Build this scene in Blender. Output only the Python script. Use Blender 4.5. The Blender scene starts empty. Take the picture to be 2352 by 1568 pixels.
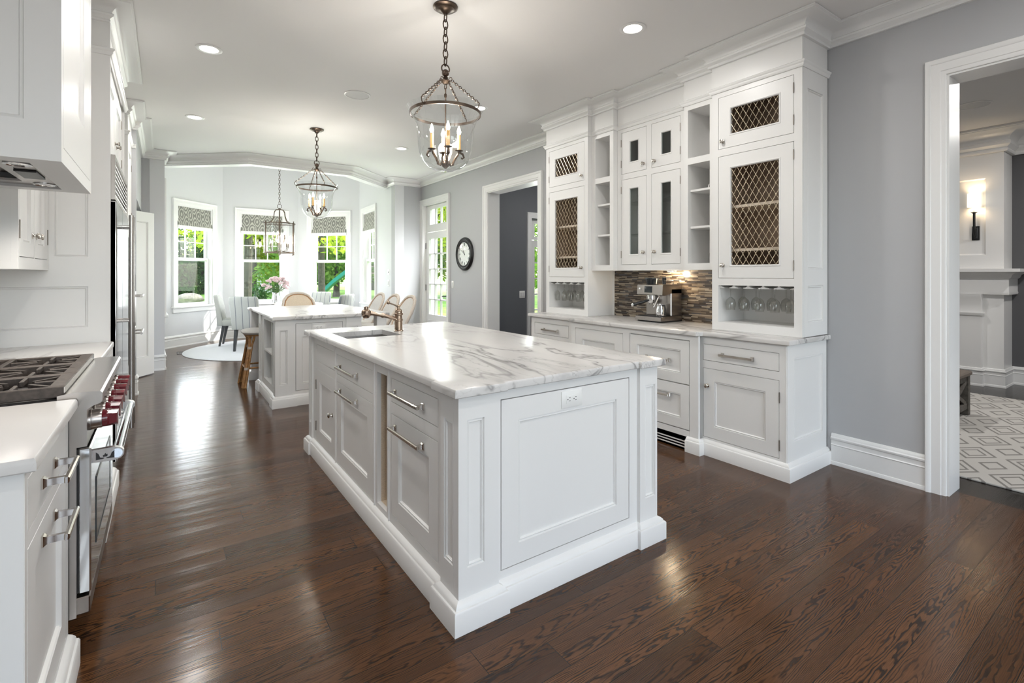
import bpy, bmesh, math, random
from mathutils import Vector, Matrix
RND = random.Random(11)
SC = bpy.context.scene
COL = SC.collection
PI = math.pi
R = math.radians

# ------------------------------------------------------------------ camera
cam_d = bpy.data.cameras.new('camera')
cam = bpy.data.objects.new('camera', cam_d)
COL.objects.link(cam)
cam.location = (0.0, 0.0, 1.34)
cam.rotation_euler = (R(90), 0, R(-35.04))
cam_d.sensor_width = 36.0
cam_d.lens = 17.418
cam_d.shift_y = -0.0655
cam_d.clip_start = 0.02
cam_d.clip_end = 500
SC.camera = cam

# ------------------------------------------------------------------ view, world, sun, daylight
SC.view_settings.view_transform = 'Standard'
SC.view_settings.look = 'None'
SC.view_settings.exposure = 0.62
SC.view_settings.gamma = 1.0
SC.view_settings.use_curve_mapping = False
SC.cycles.use_denoising = True
SC.cycles.max_bounces = 10
SC.cycles.diffuse_bounces = 5
SC.cycles.glossy_bounces = 4
SC.cycles.transmission_bounces = 6
SC.cycles.transparent_max_bounces = 24
SC.cycles.caustics_reflective = False
SC.cycles.caustics_refractive = False
SC.cycles.sample_clamp_indirect = 6.0

wd = bpy.data.worlds.new('sky')
SC.world = wd
wd.use_nodes = True
_n = wd.node_tree.nodes
_l = wd.node_tree.links
for x in list(_n): _n.remove(x)
_o = _n.new('ShaderNodeOutputWorld')
_b = _n.new('ShaderNodeBackground')
_s = _n.new('ShaderNodeTexSky')
_s.sky_type = 'NISHITA'
_s.sun_disc = False
_s.sun_elevation = R(48)
_s.sun_rotation = R(60)
_s.air_density = 1.0
_s.dust_density = 2.0
_h = _n.new('ShaderNodeHueSaturation')
_h.inputs['Saturation'].default_value = 0.55
_l.new(_s.outputs[0], _h.inputs['Color'])
_l.new(_h.outputs[0], _b.inputs[0])
_b.inputs[1].default_value = 1.0
_l.new(_b.outputs[0], _o.inputs[0])

def light(name, kind, loc, rot, energy, color=(1, 1, 1), **kw):
    d = bpy.data.lights.new(name, kind)
    d.energy = energy
    d.color = color
    for k, v in kw.items(): setattr(d, k, v)
    o = bpy.data.objects.new(name, d)
    COL.objects.link(o)
    o.location = loc
    o.rotation_euler = rot
    return o

light('sun', 'SUN', (20, -5, 30), Vector((-0.80, 0.10, -0.55)).to_track_quat('-Z', 'Y').to_euler(), 5.0, (1.0, 0.96, 0.88), angle=R(0.6))
# added fill lamps set in invented rear window openings, behind the camera
for _x in (-0.3, 1.45, 3.2):
    light('rear_fill_lamp', 'AREA', (_x, -2.95, 1.55), (R(108), 0, 0), 7, (0.93, 0.97, 1.0), shape='RECTANGLE', size=1.3, size_y=2.2)
# daylight entering by the five bay windows and the glazed doors
for _x, _y, _a, _w in ((1.728, 11.79, 180, 0.8), (0.47, 11.28, 225, 0.8), (2.97, 11.27, 135, 0.8), (3.40, 10.05, 87, 0.8), (-0.01, 9.66, 272, 0.8)):
    light('daylight_bay_window', 'AREA', (_x, _y, 1.50), (R(97), 0, R(_a)), 12, (0.96, 0.98, 1.0), shape='RECTANGLE', size=_w, size_y=1.45)
light('daylight_glazed_door', 'AREA', (3.86, 7.90, 1.30), (R(97), 0, R(90)), 12, (0.96, 0.98, 1.0), shape='RECTANGLE', size=0.65, size_y=1.3)
light('daylight_hall_door', 'AREA', (5.79, 6.93, 1.2), (R(95), 0, R(180)), 40, (0.96, 0.98, 1.0), shape='RECTANGLE', size=0.7, size_y=1.4)
CAN_W = 7.5
BULB = 13.0

# ------------------------------------------------------------------ materials
MATS = {}
def nt(name):
    m = bpy.data.materials.new(name)
    m.use_nodes = True
    MATS[name] = m
    return m, m.node_tree.nodes, m.node_tree.links, m.node_tree.nodes['Principled BSDF']

def mat(name, col, rough=0.5, metal=0.0, coat=0.0, emit=None, es=0.0, noise=0.0, nscale=40.0, sheen=0.0, spec=None, bump=0.0):
    m, n, l, p = nt(name)
    p.inputs['Base Color'].default_value = (*col, 1)
    p.inputs['Roughness'].default_value = rough
    p.inputs['Metallic'].default_value = metal
    p.inputs['Coat Weight'].default_value = coat
    p.inputs['Sheen Weight'].default_value = sheen
    if spec is not None: p.inputs['Specular IOR Level'].default_value = spec
    if emit:
        p.inputs['Emission Color'].default_value = (*emit, 1)
        p.inputs['Emission Strength'].default_value = es
    if noise or bump:
        tc = n.new('ShaderNodeTexCoord')
        t = n.new('ShaderNodeTexNoise')
        t.inputs['Scale'].default_value = nscale
        t.inputs['Detail'].default_value = 4
        l.new(tc.outputs['Object'], t.inputs['Vector'])
        if noise:
            r = n.new('ShaderNodeValToRGB')
            r.color_ramp.elements[0].position = 0.3
            r.color_ramp.elements[1].position = 0.7
            r.color_ramp.elements[0].color = (*[c * (1 - noise) for c in col], 1)
            r.color_ramp.elements[1].color = (*[min(1, c * (1 + noise)) for c in col], 1)
            l.new(t.outputs['Fac'], r.inputs['Fac'])
            l.new(r.outputs['Color'], p.inputs['Base Color'])
        if bump:
            b = n.new('ShaderNodeBump')
            b.inputs['Strength'].default_value = bump
            b.inputs['Distance'].default_value = 0.004
            l.new(t.outputs['Fac'], b.inputs['Height'])
            l.new(b.outputs['Normal'], p.inputs['Normal'])
    return m

def mth(n, l, op, a, b=None, c=None):
    x = n.new('ShaderNodeMath')
    x.operation = op
    for i, v in enumerate((a, b, c)):
        if v is None: continue
        if isinstance(v, (int, float)): x.inputs[i].default_value = v
        else: l.new(v, x.inputs[i])
    return x.outputs[0]

def ramp(n, l, fac, stops, interp='LINEAR'):
    r = n.new('ShaderNodeValToRGB')
    cr = r.color_ramp
    cr.interpolation = interp
    while len(cr.elements) < len(stops): cr.elements.new(0.5)
    for e, (pos, c) in zip(cr.elements, stops):
        e.position = pos
        e.color = (*c, 1) if len(c) == 3 else c
    l.new(fac, r.inputs['Fac'])
    return r.outputs['Color']

def comb(n, l, x, y, z=0.0):
    c = n.new('ShaderNodeCombineXYZ')
    for i, v in enumerate((x, y, z)):
        if isinstance(v, (int, float)): c.inputs[i].default_value = v
        else: l.new(v, c.inputs[i])
    return c.outputs[0]

def mixc(n, l, fac, a, b, blend='MIX'):
    x = n.new('ShaderNodeMix')
    x.data_type = 'RGBA'
    x.blend_type = blend
    for s, v in (('Factor', fac), ('A', a), ('B', b)):
        i = [k for k in x.inputs if k.name == s and (k.type == 'RGBA' if s != 'Factor' else k.type == 'VALUE')][0]
        if isinstance(v, (int, float)): i.default_value = v
        elif isinstance(v, tuple): i.default_value = (*v, 1)
        else: l.new(v, i)
    return [k for k in x.outputs if k.type == 'RGBA'][0]

def noise(n, l, vec, scale, detail=3, rough=0.5, dist=0.0):
    t = n.new('ShaderNodeTexNoise')
    t.inputs['Scale'].default_value = scale
    t.inputs['Detail'].default_value = detail
    t.inputs['Roughness'].default_value = rough
    t.inputs['Distortion'].default_value = dist
    l.new(vec, t.inputs['Vector'])
    return t.outputs['Fac']

def floor_mat(name, light_c, dark_c, line_c, width, length, rough):
    m, n, l, p = nt(name)
    tc = n.new('ShaderNodeTexCoord')
    sp = n.new('ShaderNodeSeparateXYZ')
    l.new(tc.outputs['Object'], sp.inputs[0])
    X, Y = sp.outputs[0], sp.outputs[1]
    v = mth(n, l, 'DIVIDE', Y, width)
    row = mth(n, l, 'FLOOR', v)
    wn = n.new('ShaderNodeTexWhiteNoise'); wn.noise_dimensions = '1D'
    l.new(row, wn.inputs['W'])
    u = mth(n, l, 'ADD', mth(n, l, 'DIVIDE', X, length), mth(n, l, 'MULTIPLY', wn.outputs['Value'], 9.0))
    colm = mth(n, l, 'FLOOR', u)
    wn2 = n.new('ShaderNodeTexWhiteNoise'); wn2.noise_dimensions = '2D'
    l.new(comb(n, l, row, colm), wn2.inputs['Vector'])
    pid = wn2.outputs['Value']
    off = mth(n, l, 'MULTIPLY', pid, 53.0)
    # plain-sawn cathedral grain: nested arches, a different cut for every board
    wn3 = n.new('ShaderNodeTexWhiteNoise'); wn3.noise_dimensions = '2D'
    l.new(comb(n, l, mth(n, l, 'ADD', row, 91.3), colm), wn3.inputs['Vector'])
    p2 = wn3.outputs['Value']
    fy0 = mth(n, l, 'FRACT', v)
    warp = noise(n, l, comb(n, l, mth(n, l, 'ADD', mth(n, l, 'MULTIPLY', X, 2.6), off), mth(n, l, 'MULTIPLY', Y, 17.0), off), 1.0, 3, 0.5)
    warp2 = noise(n, l, comb(n, l, mth(n, l, 'MULTIPLY', X, 16.0), mth(n, l, 'MULTIPLY', Y, 90.0), off), 1.0, 2, 0.5)
    yc = mth(n, l, 'SUBTRACT', fy0, mth(n, l, 'ADD', 0.15, mth(n, l, 'MULTIPLY', p2, 0.7)))
    sgn = mth(n, l, 'SUBTRACT', mth(n, l, 'MULTIPLY', mth(n, l, 'GREATER_THAN', pid, 0.5), 2.0), 1.0)
    ph = mth(n, l, 'ADD', mth(n, l, 'MULTIPLY', mth(n, l, 'MULTIPLY', yc, yc), mth(n, l, 'ADD', 34.0, mth(n, l, 'MULTIPLY', p2, 40.0))), mth(n, l, 'MULTIPLY', mth(n, l, 'MULTIPLY', X, sgn), mth(n, l, 'ADD', 2.5, mth(n, l, 'MULTIPLY', pid, 7.0))))
    ph = mth(n, l, 'ADD', ph, mth(n, l, 'ADD', mth(n, l, 'MULTIPLY', warp, 15.0), mth(n, l, 'MULTIPLY', warp2, 0.9)))
    s1 = mth(n, l, 'SINE', mth(n, l, 'MULTIPLY', ph, 3.6))
    fine = noise(n, l, comb(n, l, mth(n, l, 'ADD', mth(n, l, 'MULTIPLY', X, 14.0), off), mth(n, l, 'MULTIPLY', Y, 420.0), off), 1.0, 3, 0.6)
    pat = noise(n, l, comb(n, l, mth(n, l, 'MULTIPLY', X, 1.6), mth(n, l, 'MULTIPLY', Y, 9.0), off), 1.0, 2)
    lines = ramp(n, l, mth(n, l, 'ADD', mth(n, l, 'MULTIPLY', s1, 0.5), mth(n, l, 'ADD', 0.05, mth(n, l, 'MULTIPLY', pat, 0.70))), [(0.50, (0, 0, 0)), (0.95, (1, 1, 1))])
    lines = mth(n, l, 'MULTIPLY', lines, mth(n, l, 'ADD', 0.40, mth(n, l, 'MULTIPLY', fine, 1.1)))
    streak = ramp(n, l, fine, [(0.40, (0, 0, 0)), (0.62, (1, 1, 1))])
    base = mixc(n, l, mth(n, l, 'ADD', mth(n, l, 'MULTIPLY', pid, 0.8), mth(n, l, 'MULTIPLY', pat, 0.3)), dark_c, light_c)
    base = mixc(n, l, mth(n, l, 'MULTIPLY', mth(n, l, 'SUBTRACT', 1.0, streak), 0.35), base, line_c)
    ml = n.new('ShaderNodeClamp'); l.new(lines, ml.inputs[0])
    base = mixc(n, l, mth(n, l, 'MULTIPLY', ml.outputs[0], 0.92), base, line_c)
    fy = mth(n, l, 'FRACT', v)
    fx = mth(n, l, 'FRACT', u)
    jy = mth(n, l, 'LESS_THAN', mth(n, l, 'MINIMUM', fy, mth(n, l, 'SUBTRACT', 1.0, fy)), 0.0012 / width)
    jx = mth(n, l, 'LESS_THAN', mth(n, l, 'MINIMUM', fx, mth(n, l, 'SUBTRACT', 1.0, fx)), 0.0012 / length)
    j = mth(n, l, 'MAXIMUM', jy, jx)
    base = mixc(n, l, j, base, (0.004, 0.003, 0.002))
    l.new(base, p.inputs['Base Color'])
    p.inputs['Roughness'].default_value = rough
    p.inputs['IOR'].default_value = 1.5
    p.inputs['Specular IOR Level'].default_value = 0.34
    bn = noise(n, l, comb(n, l, mth(n, l, 'MULTIPLY', X, 2.2), mth(n, l, 'MULTIPLY', Y, 15.0), 0.0), 1.0, 2, 0.5)
    hh = mth(n, l, 'ADD', mth(n, l, 'MULTIPLY', bn, 1.0), mth(n, l, 'ADD', mth(n, l, 'MULTIPLY', pid, 0.12), mth(n, l, 'ADD', mth(n, l, 'MULTIPLY', j, -0.25), mth(n, l, 'MULTIPLY', ml.outputs[0], -0.05))))
    b = n.new('ShaderNodeBump')
    b.inputs['Strength'].default_value = 0.40
    b.inputs['Distance'].default_value = 0.0030
    l.new(hh, b.inputs['Height'])
    l.new(b.outputs['Normal'], p.inputs['Normal'])
    return m

def marble_mat(name, rot=0.25):
    m, n, l, p = nt(name)
    tc = n.new('ShaderNodeTexCoord')
    mp = n.new('ShaderNodeMapping')
    mp.inputs['Rotation'].default_value = (0, 0, rot)
    mp.inputs['Scale'].default_value = (1.9, 0.55, 1.9)
    l.new(tc.outputs['Object'], mp.inputs['Vector'])
    v = mp.outputs[0]
    a = noise(n, l, v, 1.5, 4, 0.55, 0.5)
    rid = mth(n, l, 'ABSOLUTE', mth(n, l, 'SUBTRACT', a, 0.5))
    vein = ramp(n, l, rid, [(0.0, (1, 1, 1)), (0.006, (0.75, 0.75, 0.75)), (0.018, (0.12, 0.12, 0.12)), (0.05, (0, 0, 0))])
    b2 = noise(n, l, v, 3.4, 4, 0.6, 0.4)
    rid2 = mth(n, l, 'ABSOLUTE', mth(n, l, 'SUBTRACT', b2, 0.47))
    vein2 = ramp(n, l, rid2, [(0.0, (0.55, 0.55, 0.55)), (0.010, (0.12, 0.12, 0.12)), (0.03, (0, 0, 0))])
    msk = ramp(n, l, noise(n, l, v, 0.9, 2), [(0.42, (0, 0, 0)), (0.58, (1, 1, 1))])
    pt = ramp(n, l, noise(n, l, v, 1.1, 5, 0.6, 0.8), [(0.56, (0, 0, 0)), (0.63, (0.30, 0.30, 0.30)), (0.70, (0.12, 0.12, 0.12)), (0.8, (0, 0, 0))])
    f = mth(n, l, 'MAXIMUM', mth(n, l, 'MULTIPLY', vein, mth(n, l, 'ADD', 0.25, mth(n, l, 'MULTIPLY', msk, 0.75))), mth(n, l, 'MULTIPLY', vein2, msk))
    f = mth(n, l, 'MAXIMUM', f, pt)
    c = mixc(n, l, f, (0.64, 0.625, 0.61), (0.27, 0.262, 0.255))
    l.new(c, p.inputs['Base Color'])
    p.inputs['Roughness'].default_value = 0.24
    p.inputs['Specular IOR Level'].default_value = 0.22
    return m

def glass_mat(name, tint=(1, 1, 1), ior=1.45, rough=0.0, refl=1.0):
    m = bpy.data.materials.new(name)
    m.use_nodes = True
    MATS[name] = m
    n, l = m.node_tree.nodes, m.node_tree.links
    for x in list(n): n.remove(x)
    o = n.new('ShaderNodeOutputMaterial')
    mx = n.new('ShaderNodeMixShader')
    t = n.new('ShaderNodeBsdfTransparent')
    t.inputs[0].default_value = (*tint, 1)
    g = n.new('ShaderNodeBsdfGlossy')
    g.inputs['Roughness'].default_value = rough
    f = n.new('ShaderNodeLayerWeight')
    f.inputs['Blend'].default_value = 0.5
    f0 = ((ior - 1) / (ior + 1)) ** 2
    l.new(mth(n, l, 'MULTIPLY', mth(n, l, 'ADD', mth(n, l, 'MULTIPLY', mth(n, l, 'POWER', f.outputs['Facing'], 4.0), 0.85 - f0), f0), refl), mx.inputs[0])
    l.new(t.outputs[0], mx.inputs[1])
    l.new(g.outputs[0], mx.inputs[2])
    l.new(mx.outputs[0], o.inputs[0])
    return m

def mosaic_mat(name):
    m, n, l, p = nt(name)
    tc = n.new('ShaderNodeTexCoord')
    sp = n.new('ShaderNodeSeparateXYZ')
    l.new(tc.outputs['Object'], sp.inputs[0])
    v = mth(n, l, 'DIVIDE', sp.outputs[2], 0.0105)
    row = mth(n, l, 'FLOOR', v)
    w1 = n.new('ShaderNodeTexWhiteNoise'); w1.noise_dimensions = '1D'
    l.new(row, w1.inputs['W'])
    u = mth(n, l, 'ADD', mth(n, l, 'DIVIDE', sp.outputs[1], mth(n, l, 'ADD', 0.06, mth(n, l, 'MULTIPLY', w1.outputs['Value'], 0.06))), mth(n, l, 'MULTIPLY', w1.outputs['Value'], 31.0))
    cl = mth(n, l, 'FLOOR', u)
    w2 = n.new('ShaderNodeTexWhiteNoise'); w2.noise_dimensions = '2D'
    l.new(comb(n, l, row, cl), w2.inputs['Vector'])
    c = ramp(n, l, w2.outputs['Value'], [(0.0, (0.035, 0.024, 0.018)), (0.18, (0.10, 0.075, 0.055)), (0.34, (0.24, 0.19, 0.14)), (0.5, (0.055, 0.05, 0.05)), (0.62, (0.42, 0.36, 0.28)), (0.74, (0.15, 0.115, 0.085)), (0.86, (0.30, 0.26, 0.21)), (0.94, (0.09, 0.085, 0.09))], 'CONSTANT')
    fv = mth(n, l, 'FRACT', v)
    fu = mth(n, l, 'FRACT', u)
    j = mth(n, l, 'MAXIMUM', mth(n, l, 'LESS_THAN', fv, 0.10), mth(n, l, 'LESS_THAN', fu, 0.015))
    c = mixc(n, l, j, c, (0.10, 0.085, 0.07))
    l.new(c, p.inputs['Base Color'])
    p.inputs['Roughness'].default_value = 0.22
    return m

def stripe_mat(name):          # pale woven stripes running up the dining chairs
    m, n, l, p = nt(name)
    tc = n.new('ShaderNodeTexCoord')
    sp = n.new('ShaderNodeSeparateXYZ')
    l.new(tc.outputs['Object'], sp.inputs[0])
    f = mth(n, l, 'FRACT', mth(n, l, 'ADD', mth(n, l, 'DIVIDE', sp.outputs[1], 0.115), 0.32))
    a = mth(n, l, 'LESS_THAN', mth(n, l, 'ABSOLUTE', mth(n, l, 'SUBTRACT', f, 0.5)), 0.055)
    fn = noise(n, l, tc.outputs['Object'], 160.0, 2)
    c = mixc(n, l, fn, (0.38, 0.395, 0.37), (0.48, 0.49, 0.465))
    c = mixc(n, l, a, c, (0.19, 0.205, 0.22))
    l.new(c, p.inputs['Base Color'])
    p.inputs['Roughness'].default_value = 0.85
    return m

def ikat_mat(name):            # grey roman-shade fabric with a pale scrolling pattern
    m, n, l, p = nt(name)
    tc = n.new('ShaderNodeTexCoord')
    sp = n.new('ShaderNodeSeparateXYZ')
    l.new(tc.outputs['Object'], sp.inputs[0])
    l.new(tc.outputs['UV'], sp.inputs[0])
    w = noise(n, l, tc.outputs['Object'], 16.0, 2)
    ww = mth(n, l, 'MULTIPLY', mth(n, l, 'SUBTRACT', w, 0.5), 0.16)
    u = mth(n, l, 'ADD', mth(n, l, 'DIVIDE', sp.outputs[0], 0.20), ww)
    v = mth(n, l, 'ADD', mth(n, l, 'DIVIDE', sp.outputs[1], 0.34), ww)
    g = mth(n, l, 'ADD', mth(n, l, 'COSINE', mth(n, l, 'MULTIPLY', u, 2 * PI)), mth(n, l, 'COSINE', mth(n, l, 'MULTIPLY', v, 2 * PI)))
    k = mth(n, l, 'ADD', 0.5, mth(n, l, 'MULTIPLY', mth(n, l, 'SINE', mth(n, l, 'MULTIPLY', g, 5.2)), 0.5))
    c = ramp(n, l, k, [(0.52, (0.21, 0.21, 0.19)), (0.68, (0.47, 0.465, 0.41))])
    l.new(c, p.inputs['Base Color'])
    p.inputs['Roughness'].default_value = 0.9
    return m

def trellis_mat(name):         # living-room rug: interlocking grey lattice on a pale ground
    m, n, l, p = nt(name)
    tc = n.new('ShaderNodeTexCoord')
    mp = n.new('ShaderNodeMapping')
    mp.inputs['Rotation'].default_value = (0, 0, R(0))
    l.new(tc.outputs['Object'], mp.inputs['Vector'])
    sp = n.new('ShaderNodeSeparateXYZ')
    l.new(mp.outputs[0], sp.inputs[0])
    u = mth(n, l, 'DIVIDE', sp.outputs[0], 0.46)
    v = mth(n, l, 'DIVIDE', sp.outputs[1], 0.30)
    def tri(x): return mth(n, l, 'ABSOLUTE', mth(n, l, 'SUBTRACT', mth(n, l, 'MULTIPLY', mth(n, l, 'FRACT', x), 2.0), 1.0))
    d1 = mth(n, l, 'ADD', tri(u), tri(v))
    d2 = mth(n, l, 'ADD', tri(mth(n, l, 'ADD', u, 0.5)), tri(mth(n, l, 'ADD', v, 0.5)))
    def band(x, c, w): return mth(n, l, 'LESS_THAN', mth(n, l, 'ABSOLUTE', mth(n, l, 'SUBTRACT', x, c)), w)
    f = mth(n, l, 'MAXIMUM', band(d1, 0.45, 0.07), mth(n, l, 'MAXIMUM', band(d2, 0.80, 0.07), band(d1, 1.55, 0.06)))
    fz = noise(n, l, tc.outputs['Object'], 220.0, 2)
    c = mixc(n, l, f, (0.52, 0.50, 0.47), (0.20, 0.19, 0.175))
    c = mixc(n, l, mth(n, l, 'MULTIPLY', fz, 0.25), c, (0.35, 0.34, 0.32))
    l.new(c, p.inputs['Base Color'])
    p.inputs['Roughness'].default_value = 0.95
    return m

def leaf_mat(name, a, b):
    m, n, l, p = nt(name)
    oi = n.new('ShaderNodeNewGeometry')
    c = mixc(n, l, oi.outputs['Random Per Island'], a, b)
    l.new(c, p.inputs['Base Color'])
    p.inputs['Roughness'].default_value = 0.7
    p.inputs['Specular IOR Level'].default_value = 0.08
    tr = n.new('ShaderNodeBsdfTranslucent')
    l.new(c, tr.inputs[0])
    mx = n.new('ShaderNodeMixShader')
    mx.inputs[0].default_value = 0.45
    o = n['Material Output']
    l.new(p.outputs[0], mx.inputs[1]); l.new(tr.outputs[0], mx.inputs[2])
    l.new(mx.outputs[0], o.inputs[0])
    return m

mat('white', (0.78, 0.775, 0.762), 0.36)
mat('white_trim', (0.80, 0.797, 0.785), 0.34)
mat('ceiling_paint', (0.80, 0.79, 0.78), 0.75)
mat('grey_paint', (0.46, 0.465, 0.475), 0.6)
mat('grey_paint_lit', (0.66, 0.665, 0.675), 0.6)  # same grey wall paint, lightened: bay window light put into the colour
mat('charcoal_paint', (0.135, 0.142, 0.155), 0.6)
mat('dark_grey_paint', (0.10, 0.10, 0.105), 0.6)
floor_mat('oak_floor', (0.135, 0.058, 0.022), (0.066, 0.028, 0.012), (0.010, 0.0055, 0.004), 0.1275, 1.45, 0.17)
floor_mat('dark_floor', (0.030, 0.022, 0.018), (0.016, 0.012, 0.010), (0.006, 0.005, 0.004), 0.13, 1.5, 0.22)
marble_mat('marble')
glass_mat('pane_glass', (0.97, 0.985, 0.98), 1.45, 0.0, 0.45)
glass_mat('cabinet_glass', (0.80, 0.83, 0.82), 1.7)
glass_mat('clear_glass', (0.95, 0.96, 0.96), 1.75, 0.0, 1.2)
glass_mat('wine_glass_clear', (0.93, 0.93, 0.92), 1.65)
mosaic_mat('mosaic')
stripe_mat('chair_stripe')
ikat_mat('ikat')
trellis_mat('trellis')
mat('nickel', (0.62, 0.58, 0.53), 0.16, 1.0)
mat('chrome', (0.80, 0.80, 0.80), 0.08, 1.0)
mat('steel', (0.43, 0.40, 0.38), 0.27, 1.0)
mat('steel_mirror', (0.66, 0.68, 0.70), 0.10, 1.0)
mat('steel_dark', (0.30, 0.27, 0.25), 0.30, 1.0)
mat('bronze', (0.115, 0.085, 0.065), 0.34, 0.9)
mat('faucet_bronze', (0.36, 0.27, 0.205), 0.20, 1.0)
mat('brass_wire', (0.66, 0.56, 0.42), 0.30, 0.9)
mat('hinge_metal', (0.30, 0.27, 0.24), 0.35, 0.9)
mat('taupe_lining', (0.42, 0.33, 0.25), 0.75)
mat('shelf_taupe', (0.70, 0.60, 0.48), 0.6)
mat('grey_interior', (0.50, 0.50, 0.48), 0.7)
mat('black', (0.012, 0.012, 0.013), 0.35)
mat('black_iron', (0.028, 0.025, 0.024), 0.55, 0.2, noise=0.4, nscale=60)
mat('grate_iron', (0.070, 0.056, 0.048), 0.55, 0.25, noise=0.3, nscale=70)
mat('red_knob', (0.115, 0.004, 0.010), 0.22, coat=0.3)
mat('screen', (0.02, 0.026, 0.03), 0.12)
mat('plastic_white', (0.82, 0.82, 0.80), 0.35)
mat('candle_cream_glow', (0.72, 0.46, 0.18), 0.5, emit=(1.0, 0.55, 0.16), es=0.25)  # sleeve is no lamp; bulb light put into it as faint amber glow
mat('bulb', (1, 0.9, 0.75), 0.3, emit=(1.0, 0.82, 0.58), es=26.0)
mat('can_glow', (1, 1, 1), 0.4, emit=(1.0, 0.90, 0.78), es=9.0)
mat('shade_glow', (0.85, 0.80, 0.70), 0.8, emit=(1.0, 0.88, 0.68), es=0.9)
mat('rattan', (0.40, 0.205, 0.075), 0.45, noise=0.35, nscale=30)
mat('rattan_pale', (0.60, 0.53, 0.46), 0.55, noise=0.12, nscale=90)
mat('weave', (0.62, 0.60, 0.57), 0.75, noise=0.10, nscale=140, bump=0.3)
mat('cane_cream', (0.66, 0.55, 0.42), 0.7, noise=0.12, nscale=150)
mat('chair_leg_dark', (0.045, 0.048, 0.05), 0.4)
mat('rug_pale', (0.58, 0.59, 0.60), 0.95, noise=0.06, nscale=120, bump=0.4)
mat('table_white', (0.78, 0.77, 0.75), 0.25)
mat('weathered', (0.105, 0.095, 0.082), 0.7, noise=0.4, nscale=25)
mat('cushion_brown', (0.14, 0.115, 0.095), 0.8)
mat('petal', (0.66, 0.50, 0.52), 0.7, noise=0.18, nscale=60)
mat('stem_green', (0.06, 0.13, 0.03), 0.6)
leaf_mat('flower_leaf', (0.05, 0.12, 0.03), (0.13, 0.22, 0.06))
mat('ceramic', (0.82, 0.81, 0.79), 0.25)
mat('gold_label', (0.45, 0.34, 0.16), 0.35, 0.5)
mat('clock_face', (0.80, 0.80, 0.78), 0.4)
mat('grille_white', (0.66, 0.66, 0.65), 0.6)
mat('bark', (0.055, 0.045, 0.035), 0.9, noise=0.4, nscale=12)
leaf_mat('leaf_bright', (0.26, 0.36, 0.03), (0.46, 0.50, 0.06))
leaf_mat('leaf_mid', (0.10, 0.22, 0.04), (0.24, 0.36, 0.06))
leaf_mat('leaf_dark', (0.025, 0.075, 0.022), (0.075, 0.15, 0.04))
leaf_mat('leaf_red', (0.32, 0.12, 0.10), (0.46, 0.22, 0.17))
mat('lawn', (0.165, 0.34, 0.035), 0.9, noise=0.35, nscale=1.2)
mat('stone', (0.24, 0.205, 0.165), 0.85, noise=0.25, nscale=9)
mat('vinyl_white', (0.75, 0.76, 0.76), 0.5)
mat('teal', (0.010, 0.20, 0.19), 0.35)
mat('play_wood', (0.16, 0.11, 0.08), 0.8)
mat('siding', (0.62, 0.65, 0.64), 0.6)

# ------------------------------------------------------------------ mesh builder
def TX(x0, s): return lambda u, v, w: (x0 + s * w, u, v)      # face in a plane x = x0 looking along s*x
def TY(y0, s): return lambda u, v, w: (u, y0 + s * w, v)
def TD(ox, oy, tx, ty, nx, ny): return lambda u, v, w: (ox + u * tx + w * nx, oy + u * ty + w * ny, v)
ID = lambda a, b, c: (a, b, c)
OFF = {}

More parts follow.
